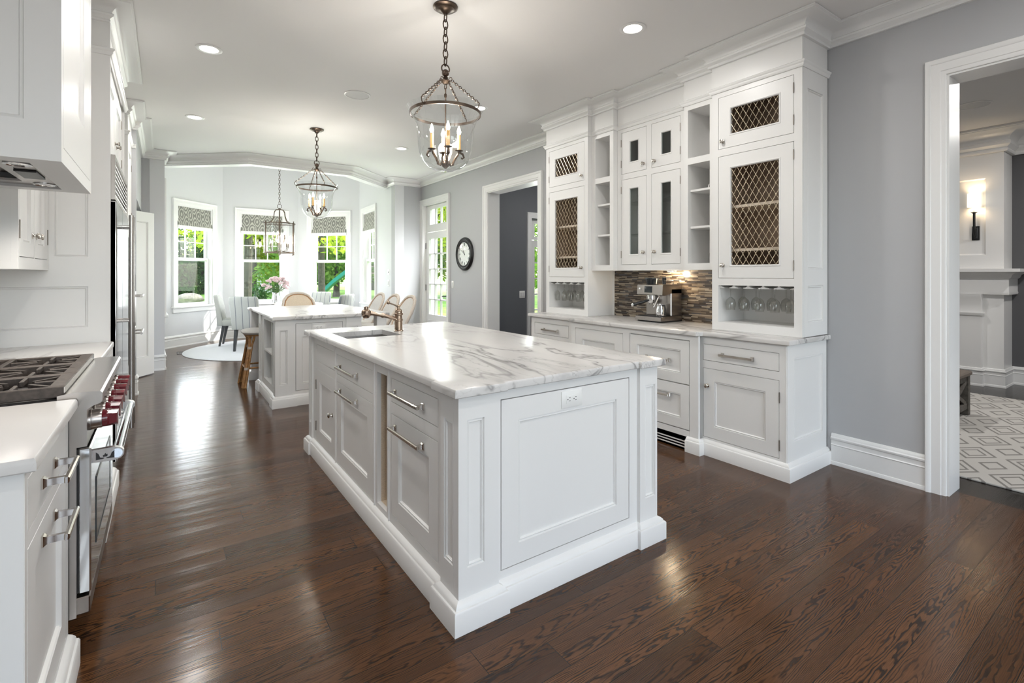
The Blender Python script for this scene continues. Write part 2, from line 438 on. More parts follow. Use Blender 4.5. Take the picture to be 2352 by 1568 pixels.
class MB:
    def __init__(s): s.v = []; s.f = []
    def add(s, vs, fs):
        k = len(s.v); s.v += [tuple(p) for p in vs]; s.f += [tuple(i + k for i in f) for f in fs]; return s
    def box(s, a0, a1, b0, b1, c0, c1, T=ID):
        vs = [T(a, b, c) for a in (a0, a1) for b in (b0, b1) for c in (c0, c1)]
        return s.add(vs, [(0, 1, 3, 2), (4, 6, 7, 5), (0, 4, 5, 1), (2, 3, 7, 6), (0, 2, 6, 4), (1, 5, 7, 3)])
    def cbox(s, a0, a1, b0, b1, c0, c1, ch=0.004, T=ID):      # box with chamfered edges
        pts = []
        for a, sa in ((a0, 1), (a1, -1)):
            for b, sb in ((b0, 1), (b1, -1)):
                for c, sc in ((c0, 1), (c1, -1)):
                    pts += [(a, b + sb * ch, c + sc * ch), (a + sa * ch, b, c + sc * ch), (a + sa * ch, b + sb * ch, c)]
        return s.hull([T(*p) for p in pts])
    def hull(s, pts):
        bm = bmesh.new()
        for p in pts: bm.verts.new(p)
        bmesh.ops.remove_doubles(bm, verts=bm.verts, dist=1e-6)
        r = bmesh.ops.convex_hull(bm, input=bm.verts)
        bmesh.ops.delete(bm, geom=[g for g in r['geom_interior'] if isinstance(g, bmesh.types.BMVert)], context='VERTS')
        bm.verts.index_update()
        s.add([v.co[:] for v in bm.verts], [[v.index for v in f.verts] for f in bm.faces])
        bm.free(); return s
    def loops(s, L, cap0=True, cap1=True, ring=True, close=False):
        n = len(L[0]); vs = [p for q in L for p in q]; fs = []
        m = len(L)
        for i in range(m if close else m - 1):
            i2 = (i + 1) % m
            for j in range(n if ring else n - 1):
                fs.append((i * n + j, i * n + (j + 1) % n, i2 * n + (j + 1) % n, i2 * n + j))
        if cap0 and not close: fs.append(tuple(range(n))[::-1])
        if cap1 and not close: fs.append(tuple((m - 1) * n + j for j in range(n)))
        return s.add(vs, fs)
    def panel(s, T, u0, u1, v0, v1, prof, cap0=True, cap1=True):    # nested rectangles (inset, height)
        return s.loops([[T(u0 + i, v0 + i, w), T(u1 - i, v0 + i, w), T(u1 - i, v1 - i, w), T(u0 + i, v1 - i, w)] for i, w in prof], cap0, cap1)
    def lathe(s, prof, n=20, T=ID, o=(0, 0, 0), cap=True, a0=0.0):
        L = [[T(o[0] + r * math.cos(a0 + 2 * PI * k / n), o[1] + r * math.sin(a0 + 2 * PI * k / n), o[2] + z) for k in range(n)] for r, z in prof]
        return s.loops(L, cap, cap)
    def tube(s, pts, r, n=8, closed=False, cap=True, sq=1.0):
        P = [Vector(p) for p in pts]; m = len(P)
        rr = r if isinstance(r, (list, tuple)) else [r] * m
        L = []; up = None
        for i in range(m):
            if closed: t = (P[(i + 1) % m] - P[i - 1])
            else: t = P[min(i + 1, m - 1)] - P[max(i - 1, 0)]
            t.normalize()
            if up is None:
                up = Vector((0, 0, 1)) if abs(t.z) < 0.9 else Vector((1, 0, 0))
            a = up - t * up.dot(t); a.normalize(); up = a
            b = t.cross(a)
            L.append([tuple(P[i] + (a * math.cos(2 * PI * k / n + PI / n) * sq + b * math.sin(2 * PI * k / n + PI / n)) * rr[i]) for k in range(n)])
        return s.loops(L, cap, cap, True, closed)
    def torus(s, c, ax1, ax2, Rr, r, n=16, k=6, st=1.0):
        c = Vector(c); a = Vector(ax1).normalized(); b = Vector(ax2).normalized()
        return s.tube([c + a * (Rr * st * math.cos(2 * PI * i / n)) + b * (Rr * math.sin(2 * PI * i / n)) for i in range(n)], r, k, True)
    def sweep(s, path, prof, M, closed=False, side=1.0, cap=True):
        # path: 2D points, prof: (out, h) points, M(p, q, h) -> 3D; mitred corners
        n = len(path); L = []
        for i in range(n):
            p = Vector(path[i])
            d0 = (p - Vector(path[i - 1])) if (closed or i > 0) else None
            d1 = (Vector(path[(i + 1) % n]) - p) if (closed or i < n - 1) else None
            if d0 is None: d0 = d1
            if d1 is None: d1 = d0
            d0 = d0.normalized(); d1 = d1.normalized()
            n0 = Vector((-d0.y, d0.x)) * side; n1 = Vector((-d1.y, d1.x)) * side
            mt = (n0 + n1); k = mt.dot(n1)
            mt = mt / k if abs(k) > 1e-6 else n1
            L.append([M(p.x + mt.x * o, p.y + mt.y * o, h) for o, h in prof])
        return s.loops(L, cap, cap, True, closed)
    def sphere(s, c, r, n=12, m=8, sz=1.0):
        prof = [(max(1e-4, r * math.sin(PI * i / m)), -r * sz * math.cos(PI * i / m)) for i in range(m + 1)]
        return s.lathe(prof, n, ID, c)
    def build(s, name, m, parent=None, smooth=35, loc=None):
        off = Vector((0, 0, 0))
        if parent is not None: off = OFF[parent.name]
        elif loc is not None: off = Vector(loc)
        elif s.v:
            xs, ys, zs = zip(*s.v); off = Vector(((min(xs) + max(xs)) / 2, (min(ys) + max(ys)) / 2, min(zs)))
        me = bpy.data.meshes.new(name)
        me.from_pydata([(x - off.x, y - off.y, z - off.z) for x, y, z in s.v], [], s.f)
        bm = bmesh.new(); bm.from_mesh(me)
        bmesh.ops.recalc_face_normals(bm, faces=bm.faces)
        bm.to_mesh(me); bm.free()
        me.materials.append(MATS[m])
        if smooth:
            me.shade_smooth()
            me.set_sharp_from_angle(angle=R(smooth))
        o = bpy.data.objects.new(name, me)
        COL.objects.link(o)
        if parent is not None: o.parent = parent
        else: o.location = off
        OFF[o.name] = off
        return o

def tag(o, label=None, cat=None, group=None, kind=None):
    if label: o['label'] = label
    if cat: o['category'] = cat
    if group: o['group'] = group
    if kind: o['kind'] = kind
    return o
def thing(name, label, cat, loc=(0, 0, 0), group=None):
    o = bpy.data.objects.new(name, None); COL.objects.link(o)
    o.empty_display_size = 0.1
    o.location = loc; OFF[o.name] = Vector(loc)
    return tag(o, label, cat, group)
def struct(name, mb, m, parent=None, smooth=35):
    o = mb.build(name, m, parent, smooth, (0, 0, 0) if parent is None else None)
    if parent is None: o['kind'] = 'structure'
    return o
def kids(o): return [c for c in ALLKIDS(o)]
def ALLKIDS(o): return [c for c in COL.objects if c.parent == o]
def copy_tree(o, parent=None):
    c = o.copy(); COL.objects.link(c); c.parent = parent
    for ch in ALLKIDS(o): copy_tree(ch, c)
    return c
def dup(o, loc, rz=0.0, label=None, group=None):
    c = copy_tree(o)
    c.location = loc; c.rotation_euler = (0, 0, rz)
    if label: c['label'] = label
    if group: c['group'] = group
    return c
ORD = ['first', 'second', 'third', 'fourth', 'fifth', 'sixth']

# ------------------------------------------------------------------ joinery helpers
G = 0.003            # gap round an inset door
def frame_mb(T, u0, u1, v0, v1, holes, th=0.02, mb=None):
    mb = mb or MB()
    us = sorted({u0, u1, *[h[0] for h in holes], *[h[1] for h in holes]})
    vs = sorted({v0, v1, *[h[2] for h in holes], *[h[3] for h in holes]})
    for j in range(len(vs) - 1):
        run = None
        for i in range(len(us) - 1):
            cu, cv = (us[i] + us[i + 1]) / 2, (vs[j] + vs[j + 1]) / 2
            solid = not any(h[0] < cu < h[1] and h[2] < cv < h[3] for h in holes)
            if solid: run = [run[0] if run else us[i], us[i + 1]]
            if run and (not solid or i == len(us) - 2):
                mb.box(run[0], run[1], vs[j], vs[j + 1], -th, 0, T); run = None
    return mb
def shaker(T, u0, u1, v0, v1, rail=0.075, th=0.02, w0=0.0):
    d = min(rail, (u1 - u0) * 0.3, (v1 - v0) * 0.3)
    return MB().panel(T, u0 + G, u1 - G, v0 + G, v1 - G, [(0, w0 - th), (0, w0 - 0.001), (0.001, w0), (d, w0), (d + 0.002, w0 - 0.008), (d + 0.009, w0 - 0.003), (d + 0.014, w0 - 0.012), (d + 0.018, w0 - 0.012)])
def slab(T, u0, u1, v0, v1, th=0.02, w0=0.0):
    return MB().panel(T, u0 + G, u1 - G, v0 + G, v1 - G, [(0, w0 - th), (0, w0 - 0.001), (0.001, w0)])
def framed_face(T, u0, u1, v0, v1, a0, a1, b0, b1, th=0.02):   # flat face with one sunk, beaded field
    mb = MB()
    ins = lambda i, w: [T(a0 + i, b0 + i, w), T(a1 - i, b0 + i, w), T(a1 - i, b1 - i, w), T(a0 + i, b1 - i, w)]
    out = lambda w: [T(u0, v0, w), T(u1, v0, w), T(u1, v1, w), T(u0, v1, w)]
    return mb.loops([out(-th), out(0), ins(0, 0), ins(0.002, -0.008), ins(0.010, -0.003), ins(0.014, -0.011), ins(0.018, -0.011)], False)
def pull(T, u, v, L, parent, name='handle', horizontal=True, m='nickel', stand=0.032):
    mb = MB()
    A = (lambda a, b, c: T(u + a, v + b, c)) if horizontal else (lambda a, b, c: T(u + b, v + a, c))
    for e in (-1, 1):
        x = e * (L / 2 - 0.014)
        mb.panel(A, x - 0.012, x + 0.012, -0.015, 0.015, [(0, 0), (0, 0.004), (0.004, 0.009), (0.006, 0.014), (0.0065, stand)])
    mb.panel(A, -L / 2, L / 2, -0.0085, 0.0085, [(0.0025, stand - 0.004), (0, stand - 0.001), (0, stand + 0.004), (0.003, stand + 0.008)])
    return mb.build(name, m, parent)
def knob(T, u, v, parent, m='nickel', r=0.015):
    mb = MB()
    mb.lathe([(r * 0.9, 0), (r * 0.9, 0.003), (r * 0.45, 0.006), (r * 0.36, 0.014), (r * 0.8, 0.019), (r, 0.025), (r * 0.8, 0.030), (r * 0.3, 0.033)], 14, lambda a, b, c: T(u + a, v + b, c))
    return mb.build('knob', m, parent)
def hinge(T, u, v, parent, L=0.07):
    mb = MB()
    mb.lathe([(0.0035, -L / 2), (0.0035, L / 2)], 8, lambda a, b, c: T(u + a, v + c, 0.002 + b))
    return mb.build('hinge', 'hinge_metal', parent)
CROWN = [(0, 2.94), (0.020, 2.94), (0.024, 2.948), (0.020, 2.958), (0.026, 2.964), (0.040, 2.974), (0.043, 2.986), (0.033, 2.994)] + \
        [(0.128 - 0.095 * math.cos(R(t)), 2.994 + 0.050 * math.sin(R(t))) for t in (0, 15, 30, 45, 60, 75, 90)] + [(0.130, 3.047), (0.142, 3.049), (0.142, 3.0585), (0, 3.0585)]
FRIEZE = [(0, 2.735), (0.008, 2.735), (0.016, 2.748), (0.016, 2.756), (0.024, 2.764), (0.026, 2.772), (0.014, 2.780), (0, 2.783)]
PLINTH = [(0, 0), (0.032, 0), (0.032, 0.082), (0.028, 0.088), (0.022, 0.090), (0.020, 0.098), (0.012, 0.106), (0.0, 0.112)]
BASEB = [(0, 0), (0.022, 0), (0.022, 0.012), (0.018, 0.024), (0.014, 0.026), (0.014, 0.135), (0.018, 0.140), (0.013, 0.146), (0.013, 0.172), (0.022, 0.180), (0.024, 0.190), (0.016, 0.197), (0.016, 0.204), (0.008, 0.216), (0, 0.218)]
CASING = [(0, 0), (0, 0.012), (0.006, 0.016), (0.022, 0.016), (0.026, 0.020), (0.070, 0.020), (0.074, 0.026), (0.088, 0.032), (0.096, 0.032), (0.100, 0.026), (0.104, 0.010), (0.104, 0)]
XY = lambda x, y, h: (x, y, h)
def casing(name, T, u0, u1, v0, v1, full=False, prof=CASING, m='white_trim', parent=None):
    # moulded architrave round an opening; its profile runs outwards from the opening's edge
    pm = lambda p, q, h: T(p, q, h)
    path = [(u0, v0), (u0, v1), (u1, v1), (u1, v0)]
    return struct(name, MB().sweep(path, prof, pm, closed=full, side=1.0), m, parent)
def top_slab(path, z0, z1, name, m, label, hole=None, edge=0.012):
    # worktop with an eased edge; path counter-clockwise
    prof = [(-0.003, z0), (0.0, z0 + 0.003), (0.0, z1 - edge), (-0.0015, z1 - edge * 0.55), (-0.005, z1 - edge * 0.2), (-edge, z1)]
    mb = MB()
    n = len(path)
    rings = []
    for o, h in prof:
        ring = []
        for i in range(n):
            p = Vector(path[i]); d0 = (p - Vector(path[i - 1])).normalized(); d1 = (Vector(path[(i + 1) % n]) - p).normalized()
            n0 = Vector((d0.y, -d0.x)); n1 = Vector((d1.y, -d1.x)); mt = n0 + n1; mt = mt / mt.dot(n1)
            ring.append((p.x + mt.x * o, p.y + mt.y * o, h))
        rings.append(ring)
    bm = bmesh.new()
    V = [[bm.verts.new(p) for p in r] for r in rings]
    for a in range(len(V) - 1):
        for j in range(n): bm.faces.new((V[a][j], V[a][(j + 1) % n], V[a + 1][(j + 1) % n], V[a + 1][j]))
    def fill(ring, hv):
        es = [bm.edges.get((ring[j], ring[(j + 1) % n])) or bm.edges.new((ring[j], ring[(j + 1) % n])) for j in range(n)]
        if hv: es += [bm.edges.get((hv[j], hv[(j + 1) % len(hv)])) or bm.edges.new((hv[j], hv[(j + 1) % len(hv)])) for j in range(len(hv))]
        bmesh.ops.triangle_fill(bm, use_beauty=True, edges=es)
    ht = hb = None
    if hole:
        ht = [bm.verts.new((x, y, z1)) for x, y in hole]; hb = [bm.verts.new((x, y, z0)) for x, y in hole]
        for j in range(len(hole)): bm.faces.new((ht[j], ht[(j + 1) % len(hole)], hb[(j + 1) % len(hole)], hb[j]))
    fill(V[-1], ht); fill(V[0], hb)
    bm.verts.index_update()
    mb.add([v.co[:] for v in bm.verts], [[v.index for v in f.verts] for f in bm.faces]); bm.free()
    return tag(mb.build(name, m, None, 30), label, 'worktop')
# ================================================================== SETTING
CEIL = 3.06
XW = 3.877
HA, HB, HC, HD = (0.0, 8.85), (0.99, 8.0), (2.46, 8.0), (3.37, 8.82)
BAY = [(0.0, 8.5), (-0.062, 10.773), (0.985, 11.82), (2.44, 11.82), (3.486, 10.773), (3.37, 8.45)]
mb = MB().box(-2.4, 4.0, -3.2, 8.5, -0.12, 0)
mb.loops([[(x, y, z) for x, y in [(-0.2, 8.5), (-0.2, 10.8), (0.93, 11.95), (2.5, 11.95), (3.62, 10.8), (3.62, 8.5)]] for z in (-0.12, 0)])
struct('floor', mb, 'oak_floor', smooth=0)
struct('floor_living', MB().box(4.0, 8.7, -4, 4.35, -0.12, 0), 'dark_floor', smooth=0)
struct('floor_hall', MB().box(4.0, 8.7, 4.35, 7.15, -0.12, 0), 'dark_floor', smooth=0)
cp = [(-2.4, -3.2), (3.95, -3.2), (3.95, 8.6), (HD[0], 8.6), HD, HC, HB, HA, (0, 8.6), (-2.4, 8.6)]
struct('ceiling', MB().loops([[(x, y, z) for x, y in cp] for z in (CEIL, CEIL + 0.15)]), 'ceiling_paint', smooth=0)
struct('ceiling_living', MB().box(4.06, 8.7, -4, 4.35, CEIL, CEIL + 0.15), 'ceiling_paint', smooth=0)
struct('ceiling_hall', MB().box(4.06, 8.7, 4.35, 7.15, CEIL, CEIL + 0.15), 'ceiling_paint', smooth=0)
struct('ceiling_bay', MB().loops([[(x, y, z) for x, y in [HA, HB, HC, HD, (3.37, 8.7), (3.7, 10.8), (2.5, 12.05), (0.93, 12.05), (-0.25, 10.8), (0, 8.7)]] for z in (3.95, 4.05)]), 'ceiling_paint', smooth=0)
# dropped edge of the kitchen ceiling in front of the taller bay
ip = [(HA[0], HA[1] + 0.17), (HB[0] + 0.06, HB[1] + 0.14), (HC[0] - 0.06, HC[1] + 0.14), (HD[0], HD[1] + 0.17)]
struct('trim_bulkhead', MB().loops([[(x, y, z) for x, y in [HA, HB, HC, HD] + ip[::-1]] for z in (2.925, 3.96)]), 'white_trim', smooth=0)

# right-hand wall with its three openings
TR = TX(XW, -1)
OP_D = (7.42, 8.38, 0.0, 2.60)
OP_H = (4.945, 6.16, 0.0, 2.548)
OP_L = (-0.55, 0.95, 0.0, 2.555)
struct('wall_right', frame_mb(TR, -3.2, 8.56, 0, CEIL, [OP_D, OP_H, OP_L], 0.20), 'grey_paint', smooth=0)
for k, (a, b, c, d) in enumerate((OP_D, OP_H, OP_L)):
    q = MB()
    for u0, u1, v0, v1 in ((a, a + 0.018, c, d), (b - 0.018, b, c, d), (a + 0.018, b - 0.018, d - 0.018, d)):
        q.box(u0, u1, v0, v1, -0.203, 0.003, TR)
    struct('trim_jamb_%d' % (k + 1), q, 'white_trim', smooth=0)
    casing('trim_casing_%d' % (k + 1), TR, a + 0.006, b - 0.006, 0.0, d - 0.006)
    if k: casing('trim_casing_back_%d' % (k + 1), TX(XW + 0.20, 1), a + 0.006, b - 0.006, 0.0, d - 0.006)
struct('wall_pier_right', MB().box(3.37, 3.88, 8.45, 8.62, 0, CEIL), 'grey_paint', smooth=0)
struct('wall_pier_left', MB().box(-1.6, 0.0, 8.5, 8.68, 0, CEIL), 'grey_paint', smooth=0)
mb = MB().box(-1.05, -0.9, -3.2, 6.95, 0, CEIL)
mb.box(-0.95, -0.26, 6.90, 7.02, 0, CEIL)
mb.box(-0.42, -0.26, 7.02, 8.5, 2.20, CEIL)
mb.box(-1.75, -1.6, 6.9, 8.6, 0, CEIL)  # unseen wall added to stop light leaking in behind the opening
struct('wall_left', mb, 'grey_paint', smooth=0)
RW = [(-0.95, 0.35, 0.4, 2.7), (0.8, 2.1, 0.4, 2.7), (2.55, 3.85, 0.4, 2.7)]
struct('wall_rear', frame_mb(TY(-3.0, 1), -1.05, 4.1, 0, CEIL, RW, 0.18), 'grey_paint', smooth=0)
for k, (a, b, c, d) in enumerate(RW):
    w = casing('window_%d' % (k + 6), TY(-3.0, 1), a, b, c, d, True)  # added unseen windows, openings made to hold the fill lamps
    q = MB().box(a, b, (c + d) / 2 - 0.02, (c + d) / 2 + 0.02, -0.12, -0.08, TY(-3.0, 1))
    struct('sash', q, 'white_trim', w)
    struct('pane', MB().box(a, b, c, d, -0.105, -0.1, TY(-3.0, 1)), 'pane_glass', w)

# bay walls and windows
def seg(p, q):
    t = (Vector(q) - Vector(p)); L = t.length; t.normalize()
    return TD(p[0], p[1], t.x, t.y, t.y, -t.x), L       # normal points into the room for a clockwise walk
WZ0, WZ1 = 0.745, 2.642
def window(num, T, uc, m='pane_glass', shade=None):
    hw = 0.425
    a, b = uc - hw, uc + hw
    w = casing('window_%d' % num, T, a, b, WZ0, WZ1)
    s = MB().cbox(a - 0.125, b + 0.125, WZ0 - 0.03, WZ0 + 0.004, -0.12, 0.055, 0.006, T)
    s.panel(T, a - 0.10, b + 0.10, WZ0 - 0.115, WZ0 - 0.03, [(0, 0), (0, 0.018), (0.003, 0.022)])
    struct('window_sill', s, 'white_trim', w)
    j = MB()
    for u0, u1, v0, v1 in ((a, a + 0.03, WZ0, WZ1), (b - 0.03, b, WZ0, WZ1), (a + 0.03, b - 0.03, WZ1 - 0.03, WZ1)):
        j.box(u0, u1, v0, v1, -0.15, 0.0, T)
    struct('window_frame', j, 'white_trim', w)
    zm = 1.63
    def sash(z0, z1, d, cols, rows, name):
        q = frame_mb(lambda u, v, ww: T(u, v, ww + d), a + 0.03, b - 0.03, z0, z1, [(a + 0.075, b - 0.075, z0 + 0.05, z1 - 0.04)], 0.035)
        for i in range(1, cols):
            u = a + 0.075 + (b - a - 0.15) * i / cols
            q.box(u - 0.009, u + 0.009, z0 + 0.04, z1 - 0.03, d - 0.028, d - 0.006, T)
        for i in range(1, rows):
            v = z0 + 0.05 + (z1 - z0 - 0.09) * i / rows
            q.box(a + 0.07, b - 0.07, v - 0.009, v + 0.009, d - 0.028, d - 0.006, T)
        so = struct(name, q, 'white_trim', w)
        struct('pane', MB().box(a + 0.07, b - 0.07, z0 + 0.045, z1 - 0.035, d - 0.02, d - 0.016, T), 'pane_glass', so)
    sash(WZ0 + 0.005, zm + 0.03, -0.055, 1, 1, 'lower_sash')
    sash(zm - 0.03, WZ1 - 0.03, -0.10, 3, 3, 'upper_sash')
    return w
def shade(T, uc, label):
    # soft roman shade: flat face, a slight belly and stacked folds along the bottom
    a, b = uc - 0.40, uc + 0.40
    z1, z0 = 2.635, 2.245
    N = 14; pts = []
    for i in range(N + 1):
        z = z1 + (z0 - z1) * i / N
        pts.append((z, -0.030 + 0.045 * (i / N) ** 1.6))
    L = []
    for z, w in pts + [(z0 - 0.004, 0.004)] + [(z, w - 0.012) for z, w in pts[::-1]]:
        L.append((z, w))
    rings = []
    for k in range(17):
        u = a + (b - a) * k / 16
        e = abs(k - 8) / 8
        flare = 0.016 * (1 if k > 8 else -1) * e
        rings.append([T(u + flare * (1 - (z - z0) / (z1 - z0)), z + 0.006 * e * (1 - (z - z0) / (z1 - z0)), w) for z, w in L])
    t = thing('roman_shade', label, 'window shade', T(uc, z1, 0), 'patterned roman shades in the bay')
    # the cloth is built square to the world, then turned, so its weave follows the cloth
    o = MB().loops(rings).build('shade_cloth', 'ikat', t, 60)
    e0, e1 = Vector(T(0, 0, 0)), Vector(T(1, 0, 0)); tu = e1 - e0; uvl = o.data.uv_layers.new(name='cloth')
    for lp in o.data.loops:
        co = o.data.vertices[lp.vertex_index].co; uvl.data[lp.index].uv = (co.x * tu.x + co.y * tu.y, co.z)
    q = MB()
    for d, zz in ((0.020, 0.0), (0.014, -0.022), (0.008, -0.038)):
        q.cbox(a - 0.014, b + 0.014, z0 + zz - 0.012, z0 + zz + 0.014, d - 0.022, d, 0.005, T)
    q.build('shade_hem', 'plastic_white', t)
    q = MB().box(a - 0.005, b + 0.005, z1 - 0.03, z1 + 0.006, -0.07, -0.035, T); q.build('head_rail', 'plastic_white', t)
    return t
T1, L1 = seg(BAY[1], BAY[2]); T2, L2 = seg(BAY[2], BAY[3]); T3, L3 = seg(BAY[3], BAY[4]); T4, L4 = seg(BAY[4], BAY[5]); T5, L5 = seg(BAY[0], BAY[1])
spec = [('wall_bay_left', T5, L5, 0.84, 5), ('wall_bay_corner_left', T1, L1, L1 - 0.705, 1), ('wall_bay_back', T2, L2, 0.743, 2), ('wall_bay_corner_right', T3, L3, 0.757, 3), ('wall_bay_right', T4, L4, 0.724, 4)]
for nm, T, L, uc, num in spec:
    e = 0.09
    struct(nm, frame_mb(T, -e if num in (1, 2, 3) else 0.0, L + (e if num in (1, 2, 3) else 0), 0, 3.97, [(uc - 0.425, uc + 0.425, WZ0, WZ1)], 0.17), 'grey_paint_lit', smooth=0)
    window(num, T, uc)
sh_lab = {1: 'grey patterned roman shade over leftmost bay window beside the left pier', 2: 'grey patterned roman shade on bay window behind the glass lantern and vase', 3: 'grey patterned roman shade on bay window with the slide in view', 4: 'narrowest-looking patterned roman shade on bay side window beside thermostat'}
for nm, T, L, uc, num in spec:
    if num in sh_lab: shade(T, uc, sh_lab[num])
struct('baseboard_bay', MB().sweep(BAY, BASEB, XY, side=-1.0), 'white_trim')
struct('baseboard_pier_left', MB().sweep([(-0.20, 8.5), (0.0, 8.5)], BASEB, XY, side=-1.0), 'white_trim')
struct('baseboard_pier_right', MB().sweep([(3.37, 8.45), (3.877, 8.45)], BASEB, XY, side=-1.0), 'white_trim')
struct('baseboard_right', MB().sweep([(XW, 1.04), (XW, 1.575)], BASEB, XY, side=1.0), 'white_trim')
struct('baseboard_right_far', MB().sweep([(XW, 6.27), (XW, 7.31)], BASEB, XY, side=1.0), 'white_trim')
struct('baseboard_left', MB().sweep([(-0.9, 6.90), (-0.26, 6.90), (-0.26, 7.02)], BASEB, XY, side=-1.0), 'white_trim')

# crown moulding, one mitred run round the kitchen
crown = [(XW, -3.0), (XW, 1.602), (3.5, 1.602), (3.5, 2.27), (3.553, 2.27), (3.553, 2.565), (3.6125, 2.565), (3.6125, 3.36), (3.553, 3.36), (3.553, 3.657), (3.5, 3.657), (3.5, 4.323), (XW, 4.323), (XW, 8.45), (3.37, 8.45), HD, HC, HB, HA, (0.0, 8.5), (-0.26, 8.5), (-0.26, 6.90), (-0.305, 6.90), (-0.305, 6.26), (-0.72, 6.26), (-0.72, 5.42), (-0.305, 5.42), (-0.305, 4.06), (-0.9, 4.06), (-0.9, 3.13), (-0.291, 3.13), (-0.291, 2.29), (-0.9, 2.29), (-0.9, -3.0)]
struct('trim_crown', MB().sweep(crown, CROWN, XY, closed=True, side=1.0), 'white_trim')
# glazed kitchen door in the right-hand wall
d = thing('door_1', None, None, (XW, 7.9, 0)); d['kind'] = 'structure'
TDo = TX(XW + 0.055, -1)
a, b = 7.452, 8.362
def lite_frame(T, u0, u1, v0, v1, g, cols, rows, th=0.045, mw=0.011):
    q = frame_mb(T, u0, u1, v0, v1, [g], th)
    for i in range(1, cols):
        u = g[0] + (g[1] - g[0]) * i / cols
        q.box(u - mw, u + mw, g[2], g[3], -th + 0.006, -0.004, T)
    for i in range(1, rows):
        v = g[2] + (g[3] - g[2]) * i / rows
        q.box(g[0], g[1], v - mw, v + mw, -th + 0.006, -0.004, T)
    return q
struct('door_leaf', lite_frame(TDo, a, b, 0.01, 2.095, (7.56, 8.235, 0.62, 1.98), 3, 5), 'white_trim', d)
struct('door_panel', shaker(TDo, 7.53, 8.27, 0.12, 0.53, 0.05, 0.02, 0.004), 'white_trim', d)
struct('transom', lite_frame(TDo, a, b, 2.105, 2.575, (7.56, 8.20, 2.235, 2.51), 3, 1, mw=0.016), 'white_trim', d)
struct('pane', MB().box(7.55, 8.24, 0.61, 1.99, -0.028, -0.022, TDo).box(7.55, 8.21, 2.23, 2.52, -0.028, -0.022, TDo), 'pane_glass', d)
for v in (1.86, 1.10): struct('hinge', MB().box(8.352, 8.375, v - 0.055, v + 0.055, -0.01, 0.008, TDo), 'black', d)
q = MB().panel(TDo, 7.488, 7.522, 0.90, 1.13, [(0, 0), (0, 0.006), (0.006, 0.010)])
q.tube([TDo(7.505, 0.97, 0.008), TDo(7.505, 0.97, 0.045), TDo(7.53, 0.97, 0.052), TDo(7.61, 0.965, 0.052)], 0.009, 8)
q.lathe([(0.014, 0), (0.014, 0.018), (0.006, 0.022)], 10, lambda x, y, z: TDo(7.505 + x, 1.075 + y, 0.006 + z))
struct('door_handle', q, 'black', d)
# white door leaf standing open in front of the left pier
d2 = thing('door_2', None, None, (-0.115, 8.25, 0)); d2['kind'] = 'structure'
TL = TD(-0.115, 8.25, -0.566, -0.824, 0.824, -0.566)
struct('door_leaf', framed_face(TL, 0.0, 0.80, 0.012, 2.16, 0.11, 0.69, 0.25, 2.03, 0.04), 'white_trim', d2)
struct('door_edge', MB().box(0.0, 0.80, 0.012, 2.16, -0.045, -0.04, TL), 'white_trim', d2)
# hall beyond the middle opening
TH = TY(7.0, -1)
struct('wall_hall_back', frame_mb(TH, 4.0, 8.7, 0, CEIL, [(5.33, 6.25, 0, 2.335)], 0.16), 'charcoal_paint', smooth=0)
struct('wall_hall_side', MB().box(4.0, 8.7, 4.35, 4.42, 0, CEIL).box(8.6, 8.7, 4.4, 7.0, 0, CEIL), 'charcoal_paint', smooth=0)
d3 = casing('door_3', TH, 5.33, 6.25, 0, 2.335)
struct('door_leaf', lite_frame(lambda u, v, w: TH(u, v, w - 0.05), 5.335, 6.245, 0.01, 1.95, (5.44, 6.14, 0.42, 1.83), 3, 5), 'white_trim', d3)
struct('transom', lite_frame(lambda u, v, w: TH(u, v, w - 0.05), 5.335, 6.245, 1.96, 2.33, (5.44, 6.14, 2.02, 2.25), 3, 1), 'white_trim', d3)
struct('pane', MB().box(5.43, 6.15, 0.41, 2.27, -0.075, -0.07, TH), 'pane_glass', d3)
struct('baseboard_hall', MB().sweep([(4.08, 7.0), (5.22, 7.0)], BASEB, XY, side=-1.0), 'white_trim')
# living room shell
struct('wall_living_back', MB().box(8.50, 8.62, -4, 4.4, 0, CEIL), 'dark_grey_paint', smooth=0)
struct('wall_living_side', MB().box(4.0, 8.7, -4.1, -3.98, 0, CEIL), 'dark_grey_paint', smooth=0)
LCR = [(o * 1.7, 3.0585 - (3.0585 - h) * 2.25) for o, h in CROWN]
struct('trim_crown_living', MB().sweep([(8.5, -3.9), (8.5, 1.452), (8.1, 1.452), (8.1, 4.3)], LCR, XY, side=1.0), 'white_trim')
struct('baseboard_living', MB().sweep([(8.5, -3.9), (8.5, 1.452)], BASEB, XY, side=1.0), 'white_trim')
# ================================================================== HUTCH ALONG THE RIGHT-HAND WALL
CT0, CT1 = 0.879, 0.914
XF, XM = 3.31, 3.255           # face planes of the outer base cabinets and of the deeper middle ones
BK = 3.868
def plinth(path, name='plinth', parent=None, side=1.0, m='white'):
    return MB().sweep(path, PLINTH, XY, side=side).build(name, m, parent)
def base_cabinet(label, y0, y1, xf, name='base_cabinet', cat='cabinet', z0=0.0):
    t = thing(name, label, cat, ((xf + BK) / 2, (y0 + y1) / 2, 0), 'base cabinets along the right-hand wall')
    MB().box(xf + 0.022, BK, y0 + 0.022, y1 - 0.001, 0.0, CT0 - 0.001).build('carcass', 'white', t, 0)
    return t
